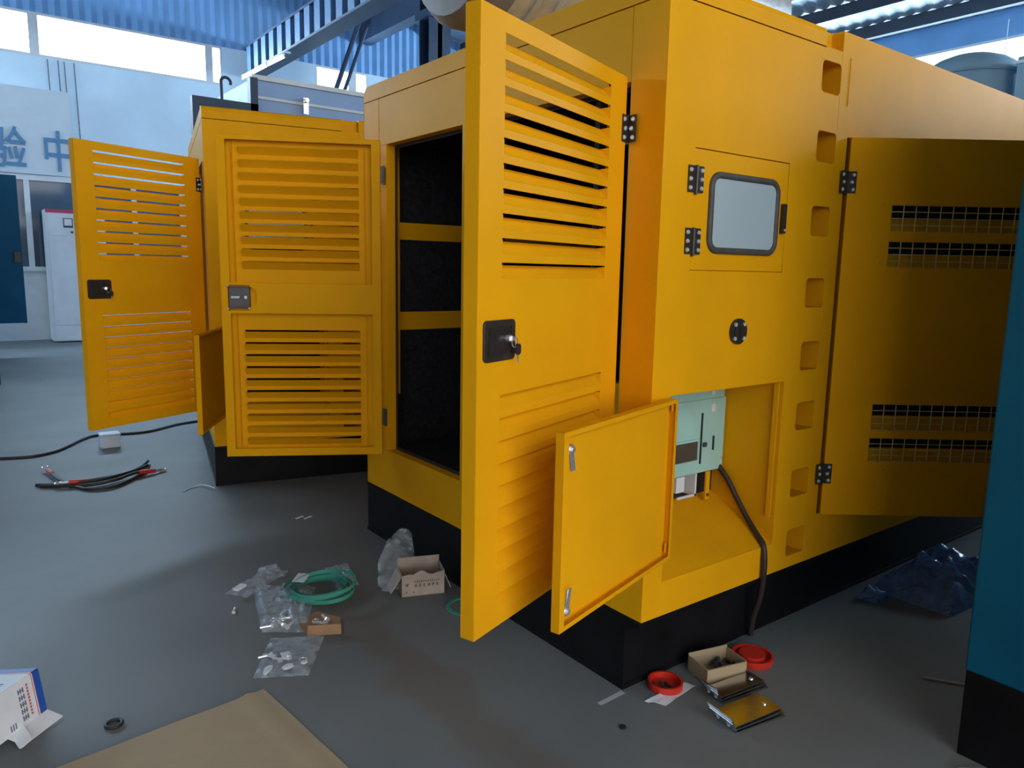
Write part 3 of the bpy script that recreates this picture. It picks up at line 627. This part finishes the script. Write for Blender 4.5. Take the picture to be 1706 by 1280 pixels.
# ------------------------------------------------------------------ loose things on the floor
def cable(name, pts, r, mt, label, cat, n=8, sub=6, group=None):
    P = [Vector(p) for p in pts]; out = []
    for i in range(len(P) - 1):
        p0, p1, p2, p3 = P[max(i-1, 0)], P[i], P[i+1], P[min(i+2, len(P)-1)]
        for k in range(sub):
            t = k / sub; out.append(0.5 * ((2*p1) + (p2-p0)*t + (2*p0-5*p1+4*p2-p3)*t*t + (3*p1-p0-3*p2+p3)*t**3))
    out.append(P[-1])
    o = MB().tube(out, r, n).build(name, mt, None, 60)
    if label: tag(o, label, cat, group)
    return o
# power cable out of the access recess
cable('power_cable', [(0.736, 0.285, 0.70), (0.742, 0.223, 0.636), (0.742, 0.168, 0.562), (0.735, 0.105, 0.492), (0.715, 0.045, 0.452), (0.695, 0.0, 0.425), (0.688, -0.016, 0.375), (0.690, -0.016, 0.30), (0.70, 0.0, 0.20), (0.71, 0.03, 0.10), (0.72, 0.045, 0.013)], 0.0115, mat('brown_black_cable', (0.035, 0.025, 0.02), 0.5), 'thick dark cable coming out of the access opening beside the mint breaker box', 'cable', 10, 8)
cable('floor_cable', [(-1.609, 5.056, .008), (-1.421, 5.0, .008), (-1.256, 5.073, .008), (-1.134, 5.234, .008), (-0.997, 5.455, .008), (-0.872, 5.539, .008), (-0.528, 5.465, .008), (-0.178, 5.673, .008), (0.2, 5.75, .008)], 0.012, RUB, 'thin black cable running over the floor at the left edge', 'cable')
# battery leads
def lead(pts, label, red0, red1):
    o = cable('battery_lead', pts, 0.011, RUB, label, 'cable', 8, 6, 'loose battery leads')
    for end, nxt, red in ((pts[0], pts[1], red0), (pts[-1], pts[-2], red1)):
        if not red: continue
        a, b = Vector(end), Vector(nxt); d = (b - a).normalized()
        MB().cyl(a, a + d * 0.12, 0.0145, 10).build('red_sleeve', REDP, o, 40)
        lg = MB().cyl(a - d*0.005, a - d * 0.05, 0.010, 8, 0, 0.013); c_ = a - d * 0.065
        lg.tube([c_ + Vector((0.018*math.cos(k*math.pi/6), 0.018*math.sin(k*math.pi/6), 0)) for k in range(12)], 0.006, 6, 0, True)
        lg.build('terminal_lug', CHR, o, 40)
lead([(-1.36, 4.43, .03), (-1.33, 4.18, .02), (-1.27, 3.98, .012), (-1.18, 3.80, .012), (-1.05, 3.78, .012), (-0.92, 3.90, .012), (-0.80, 4.05, .014), (-0.74, 4.20, .02)], 'black battery lead with red sleeve curling up to a ring terminal at the left', True, False)
lead([(-1.46, 4.10, .012), (-1.30, 4.02, .012), (-1.10, 4.04, .012), (-0.93, 4.08, .012), (-0.80, 4.20, .016), (-0.73, 4.30, .03)], 'black battery lead lying straightest in the bundle on the floor', False, False)
lead([(-1.28, 3.97, .034), (-1.12, 3.93, .034), (-0.98, 3.98, .034), (-0.86, 4.06, .034), (-0.76, 4.16, .034)], 'black battery lead with a red sleeve at its near left end', True, False)
lead([(-1.44, 4.05, .014), (-1.2, 3.90, .016), (-1.02, 3.88, .03), (-0.88, 3.98, .034), (-0.74, 4.03, .02)], 'black battery lead with red tip at its right end', False, True)
tag(MB().box(-0.93, -0.79, 5.02, 5.14, 0, 0.10).box(-0.935, -0.785, 5.015, 5.145, 0.10, 0.115).build('plastic_block', mat('blue_white_plastic', (0.6, 0.68, 0.8), 0.5), None, bevel=0.004), 'small white block on the floor under the rear louvred door', 'block')
cable('white_string', [(-0.686, 3.445, .004), (-0.61, 3.515, .006), (-0.545, 3.50, .012), (-0.51, 3.36, .02)], 0.004, PAPER, 'thin white string curling from the rear black base', 'string', 6)

# cardboard sheet
def sheet_mesh(quad, nx, ny, zf, th):
    q = [Vector((*p, 0)) for p in quad]; top = []; bot = []
    for j in range(ny + 1):
        for i in range(nx + 1):
            u, v = i/nx, j/ny; p = q[0]*(1-u)*(1-v) + q[1]*u*(1-v) + q[2]*u*v + q[3]*(1-u)*v
            z = zf(u, v, p); top.append((p.x, p.y, z + th)); bot.append((p.x, p.y, max(z, 0.0)))
    n = len(top); f = []; W1 = nx + 1
    for j in range(ny):
        for i in range(nx):
            a = j*W1 + i; f.append((a, a+1, a+1+W1, a+W1)); f.append((n+a, n+a+W1, n+a+1+W1, n+a+1))
    edge = [i for i in range(nx)] ; 
    ring = [i for i in range(W1)] + [j*W1 + nx for j in range(1, ny+1)] + [ny*W1 + i for i in range(nx-1, -1, -1)] + [j*W1 for j in range(ny-1, 0, -1)]
    for k in range(len(ring)):
        a, b = ring[k], ring[(k+1) % len(ring)]; f.append((b, a, n+a, n+b))
    return MB().add(top + bot, f)
from mathutils import noise as mnoise
cs = sheet_mesh([(-1.055, 0.806), (-1.985, 0.71), (-1.93, -0.10), (-0.945, -0.22)], 30, 26, lambda u, v, p: 0.003 + 0.006*(0.5+0.5*mnoise.noise((p.x*4, p.y*4, 0))) + (0.008 if abs(u-0.06) < 0.02 else 0), 0.004)
tag(cs.build('cardboard_sheet', KRAFT, None, 60), 'flat brown cardboard sheet lying at the bottom edge of the photo', 'cardboard')
# white carton with blue end
wbx = empty('product_carton', (-1.80, 1.08, 0.0), 0); tag(wbx, 'white and blue product carton tipped on its side with open flap at the left edge', 'carton')
def glyphs(mb, x0, z0, n, w_, h_, gap, y, rnd, m=0, vert=False):
    for i in range(n):
        for k in range(4):
            zz = z0 + h_ * (k + .1) / 4
            a = x0 + i*(w_+gap); ww = w_ * rnd.uniform(.6, 1); mb.box(a, a + ww, y - .0006, y, zz, zz + h_*0.12, m)
        a = x0 + i*(w_+gap) + w_*rnd.uniform(.2, .6); mb.box(a, a + w_*.16, y - .0006, y, z0, z0 + h_, m)
wbx.location = (-1.69, 1.06, 0)
AX, PX = Vector((-0.72, -0.69, 0)), Vector((0.69, -0.72, 0)); CL = 0.20
QA, QB, QC, QD = (0.0, 0.03), (-0.022, 0.172), (-0.163, 0.150), (-0.141, 0.008)     # cross-section, slightly rolled
def cp(a_, q, off=0.0): return AX * a_ + PX * (q[0]) + Vector((0, 0, q[1]))
def lq(q0, q1, t): return (q0[0] + (q1[0] - q0[0]) * t, q0[1] + (q1[1] - q0[1]) * t)
def wall_(mb, a0, a1, q0, q1, out, t=0.003, m=0):
    n = PX * out[0] + Vector((0, 0, out[1])); P = [cp(a0, q0), cp(a1, q0), cp(a1, q1), cp(a0, q1)]
    mb.hexa(P + [p + n * t for p in P], m)
nF, nT, nB, nD = (0.988, 0.153), (-0.153, 0.988), (-0.988, -0.153), (0.153, -0.988)
mb = MB()
for q0, q1, n in ((QA, QB, nF), (QB, QC, nT), (QC, QD, nB), (QD, QA, nD)): wall_(mb, 0.034, CL, q0, q1, n)
mb.build('carton_body', PAPER, wbx)
mb = MB()
for q0, q1, n in ((QA, QB, nF), (QB, QC, nT), (QC, QD, nB), (QD, QA, nD)): wall_(mb, 0.0, 0.026, q0, q1, n, 0.0034)
P = [cp(0.0, q) for q in (QA, QB, QC, QD)]; mb.hexa(P + [p + AX * 0.003 for p in P]); mb.build('blue_end', BLUEC, wbx)
mb = MB()
for q0, q1, n in ((QA, QB, nF), (QB, QC, nT), (QC, QD, nB), (QD, QA, nD)): wall_(mb, 0.026, 0.0275, q0, q1, n, 0.0033, 1); wall_(mb, 0.0275, 0.031, q0, q1, n, 0.0032, 0); wall_(mb, 0.031, 0.034, q0, q1, n, 0.0033, 1)
mb.build('red_line', [PAPER, REDPR], wbx)
def on_face(mb, a0, a1, t0, t1, q0, q1, n):
    wall_(mb, a0, a1, lq(q0, q1, t0), lq(q0, q1, t1), n, 0.0036)
rnd = random.Random(3); mb = MB()
for i in range(5):
    t0 = 0.84 - i * 0.155
    for k in range(3): on_face(mb, 0.070 + k * 0.009, 0.0745 + k * 0.009, t0 - 0.115, t0, QA, QB, nF)
    on_face(mb, 0.070, 0.0925, t0 - 0.07, t0 - 0.045, QA, QB, nF)
for k in range(3): on_face(mb, 0.120 + k * 0.009, 0.1245 + k * 0.009, 0.06, 0.20, QA, QB, nF)
for k in range(2): on_face(mb, 0.095 + k * 0.012, 0.102 + k * 0.012, 0.25, 0.7, QB, QC, nT)
o = mb.build('printed_text', mat('grey_print', (0.16, 0.18, 0.22), 0.6), wbx); o['kind'] = 'stuff'
mb = MB()
for i in range(10): on_face(mb, 0.052, 0.059, 0.86 - i * 0.075 - 0.05, 0.86 - i * 0.075, QA, QB, nF)
o = mb.build('printed_text', REDPR, wbx); o['kind'] = 'stuff'
P = [cp(0.0, QA), cp(CL * 0.8, QA), cp(CL * 0.72, (0.045, 0.002)), cp(-0.012, (0.05, 0.004))]; MB().hexa(P + [p + Vector((0, 0, 0.003)) for p in P]).build('side_flap', PAPER, wbx)
l = rrect(0, 0, 0.042, 0.17, 0.010, 3); ea, eb = Vector((0.20, -0.98, -0.10)).normalized(), Vector((0.85, 0.15, 0.5)).normalized(); c0 = Vector((-0.085, -0.075, 0.028))
ne = ea.cross(eb).normalized()
MB().loft([[c0 + eb * u + ea * v + ne * z for u, v in l] for z in (0, 0.003)]).build('end_flap', PAPER, wbx, bevel=0.0005)
rg = MB().tube([(-1.519 + 0.024*math.cos(i*math.pi/10), 0.888 + 0.024*math.sin(i*math.pi/10), 0.006) for i in range(20)], 0.006, 8, 0, True)
tag(rg.build('rubber_ring', RUB, None, 60), 'small black rubber ring lying alone on the floor by the cardboard sheet', 'ring')

# plastic bags
def bag(pts, h, seed, label, cat='bag', group=None, nx=22, ny=22, name='plastic_bag'):
    rr = random.Random(seed); ox = rr.uniform(0, 50)
    def zf(u, v, p):
        e = min(u, 1-u, v, 1-v); fall = min(1, e / 0.22) ** 0.6
        nz = 0.5 + 0.5 * mnoise.noise((p.x*16 + ox, p.y*16, seed)); rid = abs(mnoise.noise((p.x*30 + ox, p.y*30 + 7, seed)))
        return 0.0015 + h * fall * (0.25 + 0.55*nz + 0.45*rid) + 0.006*rid
    o = sheet_mesh(pts, nx, ny, zf, 0.001)
    # bottom layer resting on the floor
    k = len(o.v) // 2
    o.v = o.v[:k] + [(x, y, 0.0008) for x, y, z in o.v[k:]]
    ob = o.build(name, BAGM, None, 25); tag(ob, label, cat, group); return ob
def hardware(where, cx, cy, n, seed, spread, z=0.012):
    rr = random.Random(seed)
    for i in range(n):
        x, y = cx + rr.uniform(-spread, spread), cy + rr.uniform(-spread, spread); a = rr.uniform(0, 3.14)
        mb = MB()
        if i % 3 == 0:
            mb.tube([(x + 0.013*math.cos(k*math.pi/6), y + 0.013*math.sin(k*math.pi/6), z) for k in range(12)], 0.004, 6, 0, True); tag(mb.build('washer', CHR, None, 60), 'small shiny steel washer ' + where, 'washer', 'washers ' + where)
        else:
            d = Vector((math.cos(a), math.sin(a), 0)); p = Vector((x, y, z)); mb.cyl(p, p + d*0.045, 0.0055, 8); mb.cyl(p - d*0.009, p, 0.011, 6); tag(mb.build('bolt', SCR, None, 40), 'small shiny steel bolt ' + where, 'bolt', 'bolts ' + where)
G = 'clear parts bags on the floor'
b1 = bag([(-0.80, 1.72), (-0.655, 1.60), (-0.775, 1.14), (-0.915, 1.24)], 0.055, 1, 'biggest clear plastic bag of bolts left of the green coil', group=G); hardware('inside the biggest clear bag', -0.83, 1.24, 7, 5, 0.05, 0.02)
b2 = bag([(-0.675, 1.66), (-0.565, 1.53), (-0.735, 1.19), (-0.80, 1.26)], 0.045, 2, 'clear plastic bag with washers against the green coil', group=G); hardware('inside the clear bag against the green coil', -0.69, 1.42, 5, 8, 0.04, 0.02)
MB().obox((-0.62, 1.56, 0.052), (0.75, -0.6, 0), (0.6, 0.75, 0), (0, 0, 1), (-0.03, 0.03), (-0.05, 0.05), (0, 0.002)).build('paper_tag', PAPER, b2)
b3 = bag([(-0.905, 1.165), (-0.72, 1.06), (-0.885, 0.815), (-1.06, 0.91)], 0.022, 3, 'flat clear plastic bag of small white parts nearest the cardboard sheet', group=G, nx=26, ny=26); hardware('inside the flat bag nearest the cardboard sheet', -0.90, 0.97, 6, 11, 0.06, 0.008)
for q, sx_, sy_, an in (((-1.0, 0.925), 0.036, 0.016, 50), ((-0.93, 0.905), 0.024, 0.018, 10), ((-0.905, 0.985), 0.034, 0.020, 80), ((-0.87, 0.90), 0.014, 0.012, 30)):
    e1 = Vector((math.cos(R(an)), math.sin(R(an)), 0)); e2 = Vector((-e1.y, e1.x, 0)); o_ = Vector((*q, 0.005)); rr = random.Random(an); ring_ = []
    for i in range(9):
        t_ = 2 * math.pi * i / 9; k_ = rr.uniform(0.7, 1.1); ring_.append(o_ + e1 * sx_ * k_ * math.cos(t_) + e2 * sy_ * k_ * math.sin(t_))
    tag(MB().loft([ring_, [p + Vector((0, 0, 0.008)) for p in ring_]]).build('plastic_part', PAPER, None, bevel=0.002), 'small white plastic part inside the flat bag nearest the cardboard sheet', 'plastic part', 'white parts in the flat bag')
b4 = bag([(-0.455, 1.70), (-0.325, 1.68), (-0.385, 1.44), (-0.485, 1.46)], 0.05, 4, 'crumpled clear bag with one white washer beyond the green coil', group=G)
MB().cyl((-0.425, 1.50, 0.055), (-0.425, 1.50, 0.061), 0.017, 12).build('washer', PAPER, b4)
b5 = bag([(-0.925, 1.70), (-0.66, 1.86), (-0.60, 1.78), (-0.86, 1.60)], 0.035, 6, 'long twisted clear wrapper at the back left of the parts pile', group=G, nx=28, ny=12)
MB().obox((-0.875, 1.655, 0.03), (0.8, 0.6, 0), (-0.6, 0.8, 0), (0, 0, 1), (-0.03, 0.03), (-0.015, 0.015), (0, 0.01)).build('paper_tag', PAPER, b5)
tag(bag([(-0.72, 1.88), (-0.62, 1.87), (-0.63, 1.74), (-0.72, 1.75)], 0.05, 9, 'tiny clear plastic bag standing behind the green coil', group=G, nx=12, ny=12), 'tiny clear plastic bag standing behind the green coil', 'bag', G)
# green coil of strapping
gc = empty('strapping_coil', (-0.565, 1.45, 0)); tag(gc, 'loose coil of green strapping band among the clear bags', 'coil')
rr = random.Random(12)
for k in range(6):
    r0 = 0.125 + rr.uniform(-.015, .02); ox, oy = rr.uniform(-.025, .025), rr.uniform(-.03, .03); tilt = rr.uniform(0.0, .25); a0 = rr.uniform(0, 6)
    lo = []
    for i in range(36):
        a = 2*math.pi*i/36; c_, s_ = math.cos(a), math.sin(a); zc = 0.010 + 0.012*k*0.6 + max(0, tilt * r0 * (1 + math.cos(a - a0)) * 0.35)
        lo.append([(ox + (r0 + dr) * c_, oy + (r0 + dr) * s_ * 1.05, zc + dz) for dr, dz in ((-.001, -.009), (.001, -.009), (.001, .009), (-.001, .009))])
    MB().loft(lo, closed=True).build('strap_loop', GRN, gc, 40)
# cardboard scrap with screws
sb = MB(); pts = [(-0.765, 1.226), (-0.66, 1.285), (-0.60, 1.17), (-0.655, 1.04), (-0.775, 1.10)]
sb.loft([[(x, y, z) for x, y in pts] for z in (0.001, 0.006)])
pts2 = [(-0.775, 1.10), (-0.655, 1.04), (-0.652, 1.046), (-0.772, 1.106)]; sb.loft([[(x, y, z) for x, y in pts2] for z in (0.006, 0.045)])
scp = sb.build('cardboard_scrap', KRAFT2); tag(scp, 'torn brown cardboard piece with shiny screws beside the green coil', 'cardboard')
hardware('lying on the torn brown cardboard piece', -0.685, 1.165, 5, 21, 0.035, 0.018)
bo = MB().cyl((-0.955, 1.48, .006), (-0.94, 1.515, .006), .005, 8); bo.cyl((-0.958, 1.474, .006), (-0.955, 1.48, .006), .009, 6); tag(bo.build('bolt', SCR, None, 40), 'single steel bolt lying left of the clear bags', 'bolt')
# carton by the base with bag leaning on it
cn = empty('parts_carton', (-0.165, 1.225, 0), R(-20)); tag(cn, 'open torn carton with printed text beside the front black base', 'carton')
mb = MB(); t = 0.003; x0, x1, y0, y1, h_ = -0.105, 0.095, -0.06, 0.07, 0.115
mb.box(x0, x1, y0, y1, 0, t); mb.box(x0, x0 + t, y0, y1, 0, h_ * .9); mb.box(x1 - t, x1, y0, y1, 0, h_); mb.box(x0, x1, y1 - t, y1, 0, h_ + .025)
mb.build('carton_body', PINKC, cn)
fr = [(x0, 0), (x1, 0), (x1, .112), (x1 - .03, .108), (x1 - .055, .100), (x1 - .075, .104), (0.0, .118), (-.015, .122), (-.03, .116), (-.05, .104), (-.07, .108), (x0 + .015, .104), (x0, .100)]
MB().loft([[(x, y0 + d, z) for x, z in fr] for d in (0, t)]).build('torn_front', PINKC, cn)
fl_ = MB().hexa([(x1, y0, h_ - .02), (x1 + .004, y0, h_ - .02), (x1 + .004, y1, h_ - .02), (x1, y1, h_ - .02), (x1 + .03, y0 + .01, .02), (x1 + .034, y0 + .01, .02), (x1 + .034, y1 - .01, .02), (x1 + .03, y1 - .01, .02)]); fl_.build('flap', PINKC, cn)
fl_ = MB().hexa([(x0 - .004, y0, h_ * .85), (x0, y0, h_ * .85), (x0, y1, h_ * .85), (x0 - .004, y1, h_ * .85), (x0 - .05, y0 + .01, .02), (x0 - .046, y0 + .01, .02), (x0 - .046, y1 - .01, .02), (x0 - .05, y1 - .01, .02)]); fl_.build('flap', PINKC, cn)
mb = MB(); rnd = random.Random(4); glyphs(mb, -0.045, 0.066, 12, 0.0075, 0.009, 0.0025, y0, rnd); glyphs(mb, -0.045, 0.044, 6, 0.013, 0.015, 0.007, y0, rnd); glyphs(mb, -0.088, 0.050, 1, 0.022, 0.015, 0.004, y0, rnd); glyphs(mb, -0.085, 0.016, 2, 0.008, 0.01, 0.025, y0, rnd)
mb.build('printed_text', INK, cn)['kind'] = 'stuff'
def blob(name, loops, mt, label, cat, sm=60, disp=0.0):
    o = MB().loft(loops).build(name, mt, None, sm); tag(o, label, cat); return o
lp = []
for k in range(9):
    t = k / 8; c_ = Vector((-0.27, 1.33, 0.03)).lerp(Vector((-0.11, 1.52, 0.165)), t); r_ = 0.035 + 0.055 * math.sin(math.pi * min(1, t*0.8 + .15)); 
    lp.append([(c_.x + r_*math.cos(a)*(1 + .25*mnoise.noise((a*2, k*.9, 1))), c_.y + r_*math.sin(a)*0.7, max(0.002, c_.z + r_*math.sin(a)*.55 + r_*.35*math.cos(a) + .018*mnoise.noise((a*3, k*1.1, 5)))) for a in [i*2*math.pi/18 for i in range(18)]])
blob('plastic_bag', lp, BAGM, 'upright crumpled clear bag leaning on the printed carton', 'bag', 25)
g2 = []
for i in range(40):
    a = 2*math.pi*i/40; g2.append([(-0.085 + (0.098 + dr)*math.cos(a), 0.955 + (0.098 + dr)*math.sin(a), z) for dr, z in ((-.017, .0005), (.0, .0005), (.0, .006), (-.017, .006))])
tag(MB().loft(g2, closed=True).build('green_ring', GRN, None, 40), 'flat green ring on the floor in front of the printed carton', 'ring')
for i, p in enumerate([(-0.25, 2.53), (-0.21, 2.50)]):
    tag(MB().obox((*p, 0.001), (0.9, 0.4, 0), (-0.4, 0.9, 0), (0, 0, 1), (-0.03, 0.03), (-0.008, 0.008), (0, 0.002)).build('paper_scrap', PAPER), ['small white paper scrap on the floor between the doors, left one', 'small white paper scrap on the floor between the doors, right one'][i], 'scrap', 'paper scraps')

# right group: red lids, paper, box, bent plates
def lid(c_, r, h_, label, rim=True):
    o = empty('red_lid', (*c_, 0)); tag(o, label, 'lid', 'red plastic lids')
    pr = [(r*.98, 0.0), (r, 0.004), (r, h_), (r - .008, h_), (r - .009, .006), (0.001, .006)]
    MB().loft([[(q*math.cos(2*math.pi*i/32), q*math.sin(2*math.pi*i/32), z) for i in range(32)] for q, z in pr]).build('dish', REDP, o, 40)
    return o
l1 = lid((0.140, -0.004), 0.064, 0.028, 'bright red round dish of screws by the black base corner')
rr = random.Random(31)
for i in range(14):
    a, q = rr.uniform(1.5, 5.2), rr.uniform(0, .052); p = Vector((q*math.cos(a), q*math.sin(a), .010 + rr.uniform(0, .01))); d = Vector((math.cos(i), math.sin(i), 0))
    mb = MB().cyl(p, p + d*.012, .003, 6); mb.cyl(p - d*.003, p, .005, 6); tag(mb.build('screw', HNG, None, loc=(0.140, -0.004, 0)), 'tiny dark screw lying in the bright red dish', 'screw', 'screws in the red dish')
l2 = lid((0.570, -0.070), 0.080, 0.026, 'darker red round lid behind the small open cardboard box')
l2.rotation_euler = (R(0), R(0), 0)
MB().cyl((0, .0, .006), (0, 0, .03), 0.05, 20).build('hub', REDP, l2, 40)
pp = sheet_mesh([(0.005, -0.030), (0.050, -0.088), (0.235, -0.066), (0.215, -0.030)], 10, 6, lambda u, v, p: 0.001 + 0.012*abs(mnoise.noise((p.x*18, p.y*18, 2))), 0.0012)
tag(pp.build('paper_sheet', PAPER, None, 40), 'folded white paper lying in front of the red dish', 'paper')
ob = empty('open_box', (0.372, -0.055, 0), R(-14)); tag(ob, 'small open cardboard box of dark parts behind the bent plates', 'box')
mb = MB(); x0, x1, y0, y1, h_ = -0.09, 0.09, -0.055, 0.06, 0.068
mb.box(x0, x1, y0, y1, 0, .003); mb.box(x0, x0 + .003, y0, y1, 0, h_ - .006); mb.box(x1 - .003, x1, y0, y1, 0, h_ - .004); mb.box(x0, x1, y0, y0 + .003, 0, h_ - .008); mb.box(x0, x1, y1 - .003, y1, 0, h_ + .004)
mb.build('box_body', KRAFT, ob)
MB().box(x0, x1, y0 - .0025, y0, h_ - .04, h_ - .008).build('folded_flap', KRAFT, ob)
for i in range(10):
    p = Vector((rr.uniform(-.03, .08), rr.uniform(-.045, .05), rr.uniform(.008, .035))); mb = MB().cyl(p, p + Vector((rr.uniform(-.02, .02), rr.uniform(-.02, .02), .01)), .009, 6); tag(mb.build('rubber_part', RUB, None, loc=(0.372, -0.055, 0), rot=(0, 0, R(-14))), 'small dark part lying in the open cardboard box', 'part', 'dark parts in the open box')
def plates(name, loc, rz, label, n, ox, D1=0.11):
    for k in range(n):
        z = 0.002 + k * 0.0075
        o = empty('bent_plate', (loc[0] + k*ox*.3, loc[1] + k*ox, z), rz + R(1.5*k)); tag(o, label[k], 'bracket', 'bent steel plates')
        L1, t = 0.225, 0.004
        mb = MB().box(0, L1, 0, D1, 0, t)
        # upturned flange on the left long edge
        mb.hexa([(0, 0, 0), (0.004, 0, 0), (0.004, D1, 0), (0, D1, 0), (-0.026, 0.0, 0.040), (-0.022, 0.0, 0.042), (-0.022, D1, 0.042), (-0.026, D1, 0.040)])
        mb.build('plate', ZINC, o, bevel=0.0016)
        for q in (0.25 * D1, 0.7 * D1): MB().cyl((-0.012, q, 0.0205), (-0.017, q, 0.0170), 0.006, 8).build('rivet', CHR, o)
        if k == n - 1: MB().cyl((L1 - .035, D1*.45, t), (L1 - .035, D1*.45, t + .003), 0.008, 8).build('rivet', CHR, o)
plates('p', (0.222, -0.196, 0), R(-9), ['lowest bright bent steel plate in the stack against the small box', 'middle bright bent steel plate in the stack against the small box', 'top bright bent steel plate in the stack against the small box'], 3, .004, 0.078)
plates('p', (0.118, -0.335, 0), R(-9.5), ['lowest bright bent steel plate in the nearest stack', 'middle bright bent steel plate in the nearest stack', 'top bright bent steel plate in the nearest stack reflecting yellow'], 3, .004)
# blue film heap
def heap(quad, h, seed, label):
    def zf(u, v, p):
        e = min(u, 1-u, v, 1-v); fall = min(1, e/0.3)**0.7
        return 0.002 + fall * (h * (0.45 + 0.7*abs(mnoise.noise((p.x*5, p.y*5, seed)))) + 0.07*abs(mnoise.noise((p.x*14, p.y*14, seed + 3))))
    o = sheet_mesh(quad, 44, 36, zf, 0.001).build('plastic_film', FILMB, None, 20); tag(o, label, 'film'); return o
heap([(1.62, 0.0), (2.15, 0.03), (2.35, -0.42), (1.62, -0.36)], 0.22, 3, 'crumpled bluish plastic film heap on the dark floor at right')
heap([(1.46, -0.01), (1.60, 0.0), (1.60, -0.10), (1.48, -0.10)], 0.04, 8, 'small loose tuft of bluish plastic film at the left end of the heap')
tag(MB().cyl((0.99, -0.53, .004), (1.10, -0.70, .004), .004, 6).build('wire_rod', SCR), 'thin steel rod on the floor left of the teal base', 'rod')
tag(MB().cyl((3.0, 0.0, .02), (3.3, 0.0, .06), .004, 6).build('loose_wire', SCR), 'thin pale wire sticking up behind the plastic film', 'wire')
tag(MB().obox((0.56, -0.88, 0.001), (0.8, -0.6, 0), (0.6, 0.8, 0), (0, 0, 1), (-0.045, 0.03), (-0.012, 0.010), (0, 0.006)).build('plastic_scrap', PAPER), 'pale scrap on the floor at the foot of the teal base', 'scrap')
tag(MB().cyl((-0.165, -0.09, 0), (-0.165, -0.09, .006), .012, 8).build('rubber_plug', RUB, None, 40), 'tiny dark plug lying alone in front of the red dish', 'plug')


tag(sheet_mesh([(-0.135, 0.045), (-0.01, 0.050), (-0.01, 0.072), (-0.135, 0.064)], 8, 3, lambda u, v, p: 0.0006 + 0.0008*abs(mnoise.noise((p.x*40, p.y*40, 1))), 0.0005).build('chalk_smear', mat('chalk_white', (0.42, 0.43, 0.43), 0.9)), 'faint white chalk smear on the floor left of the black base corner', 'chalk mark')
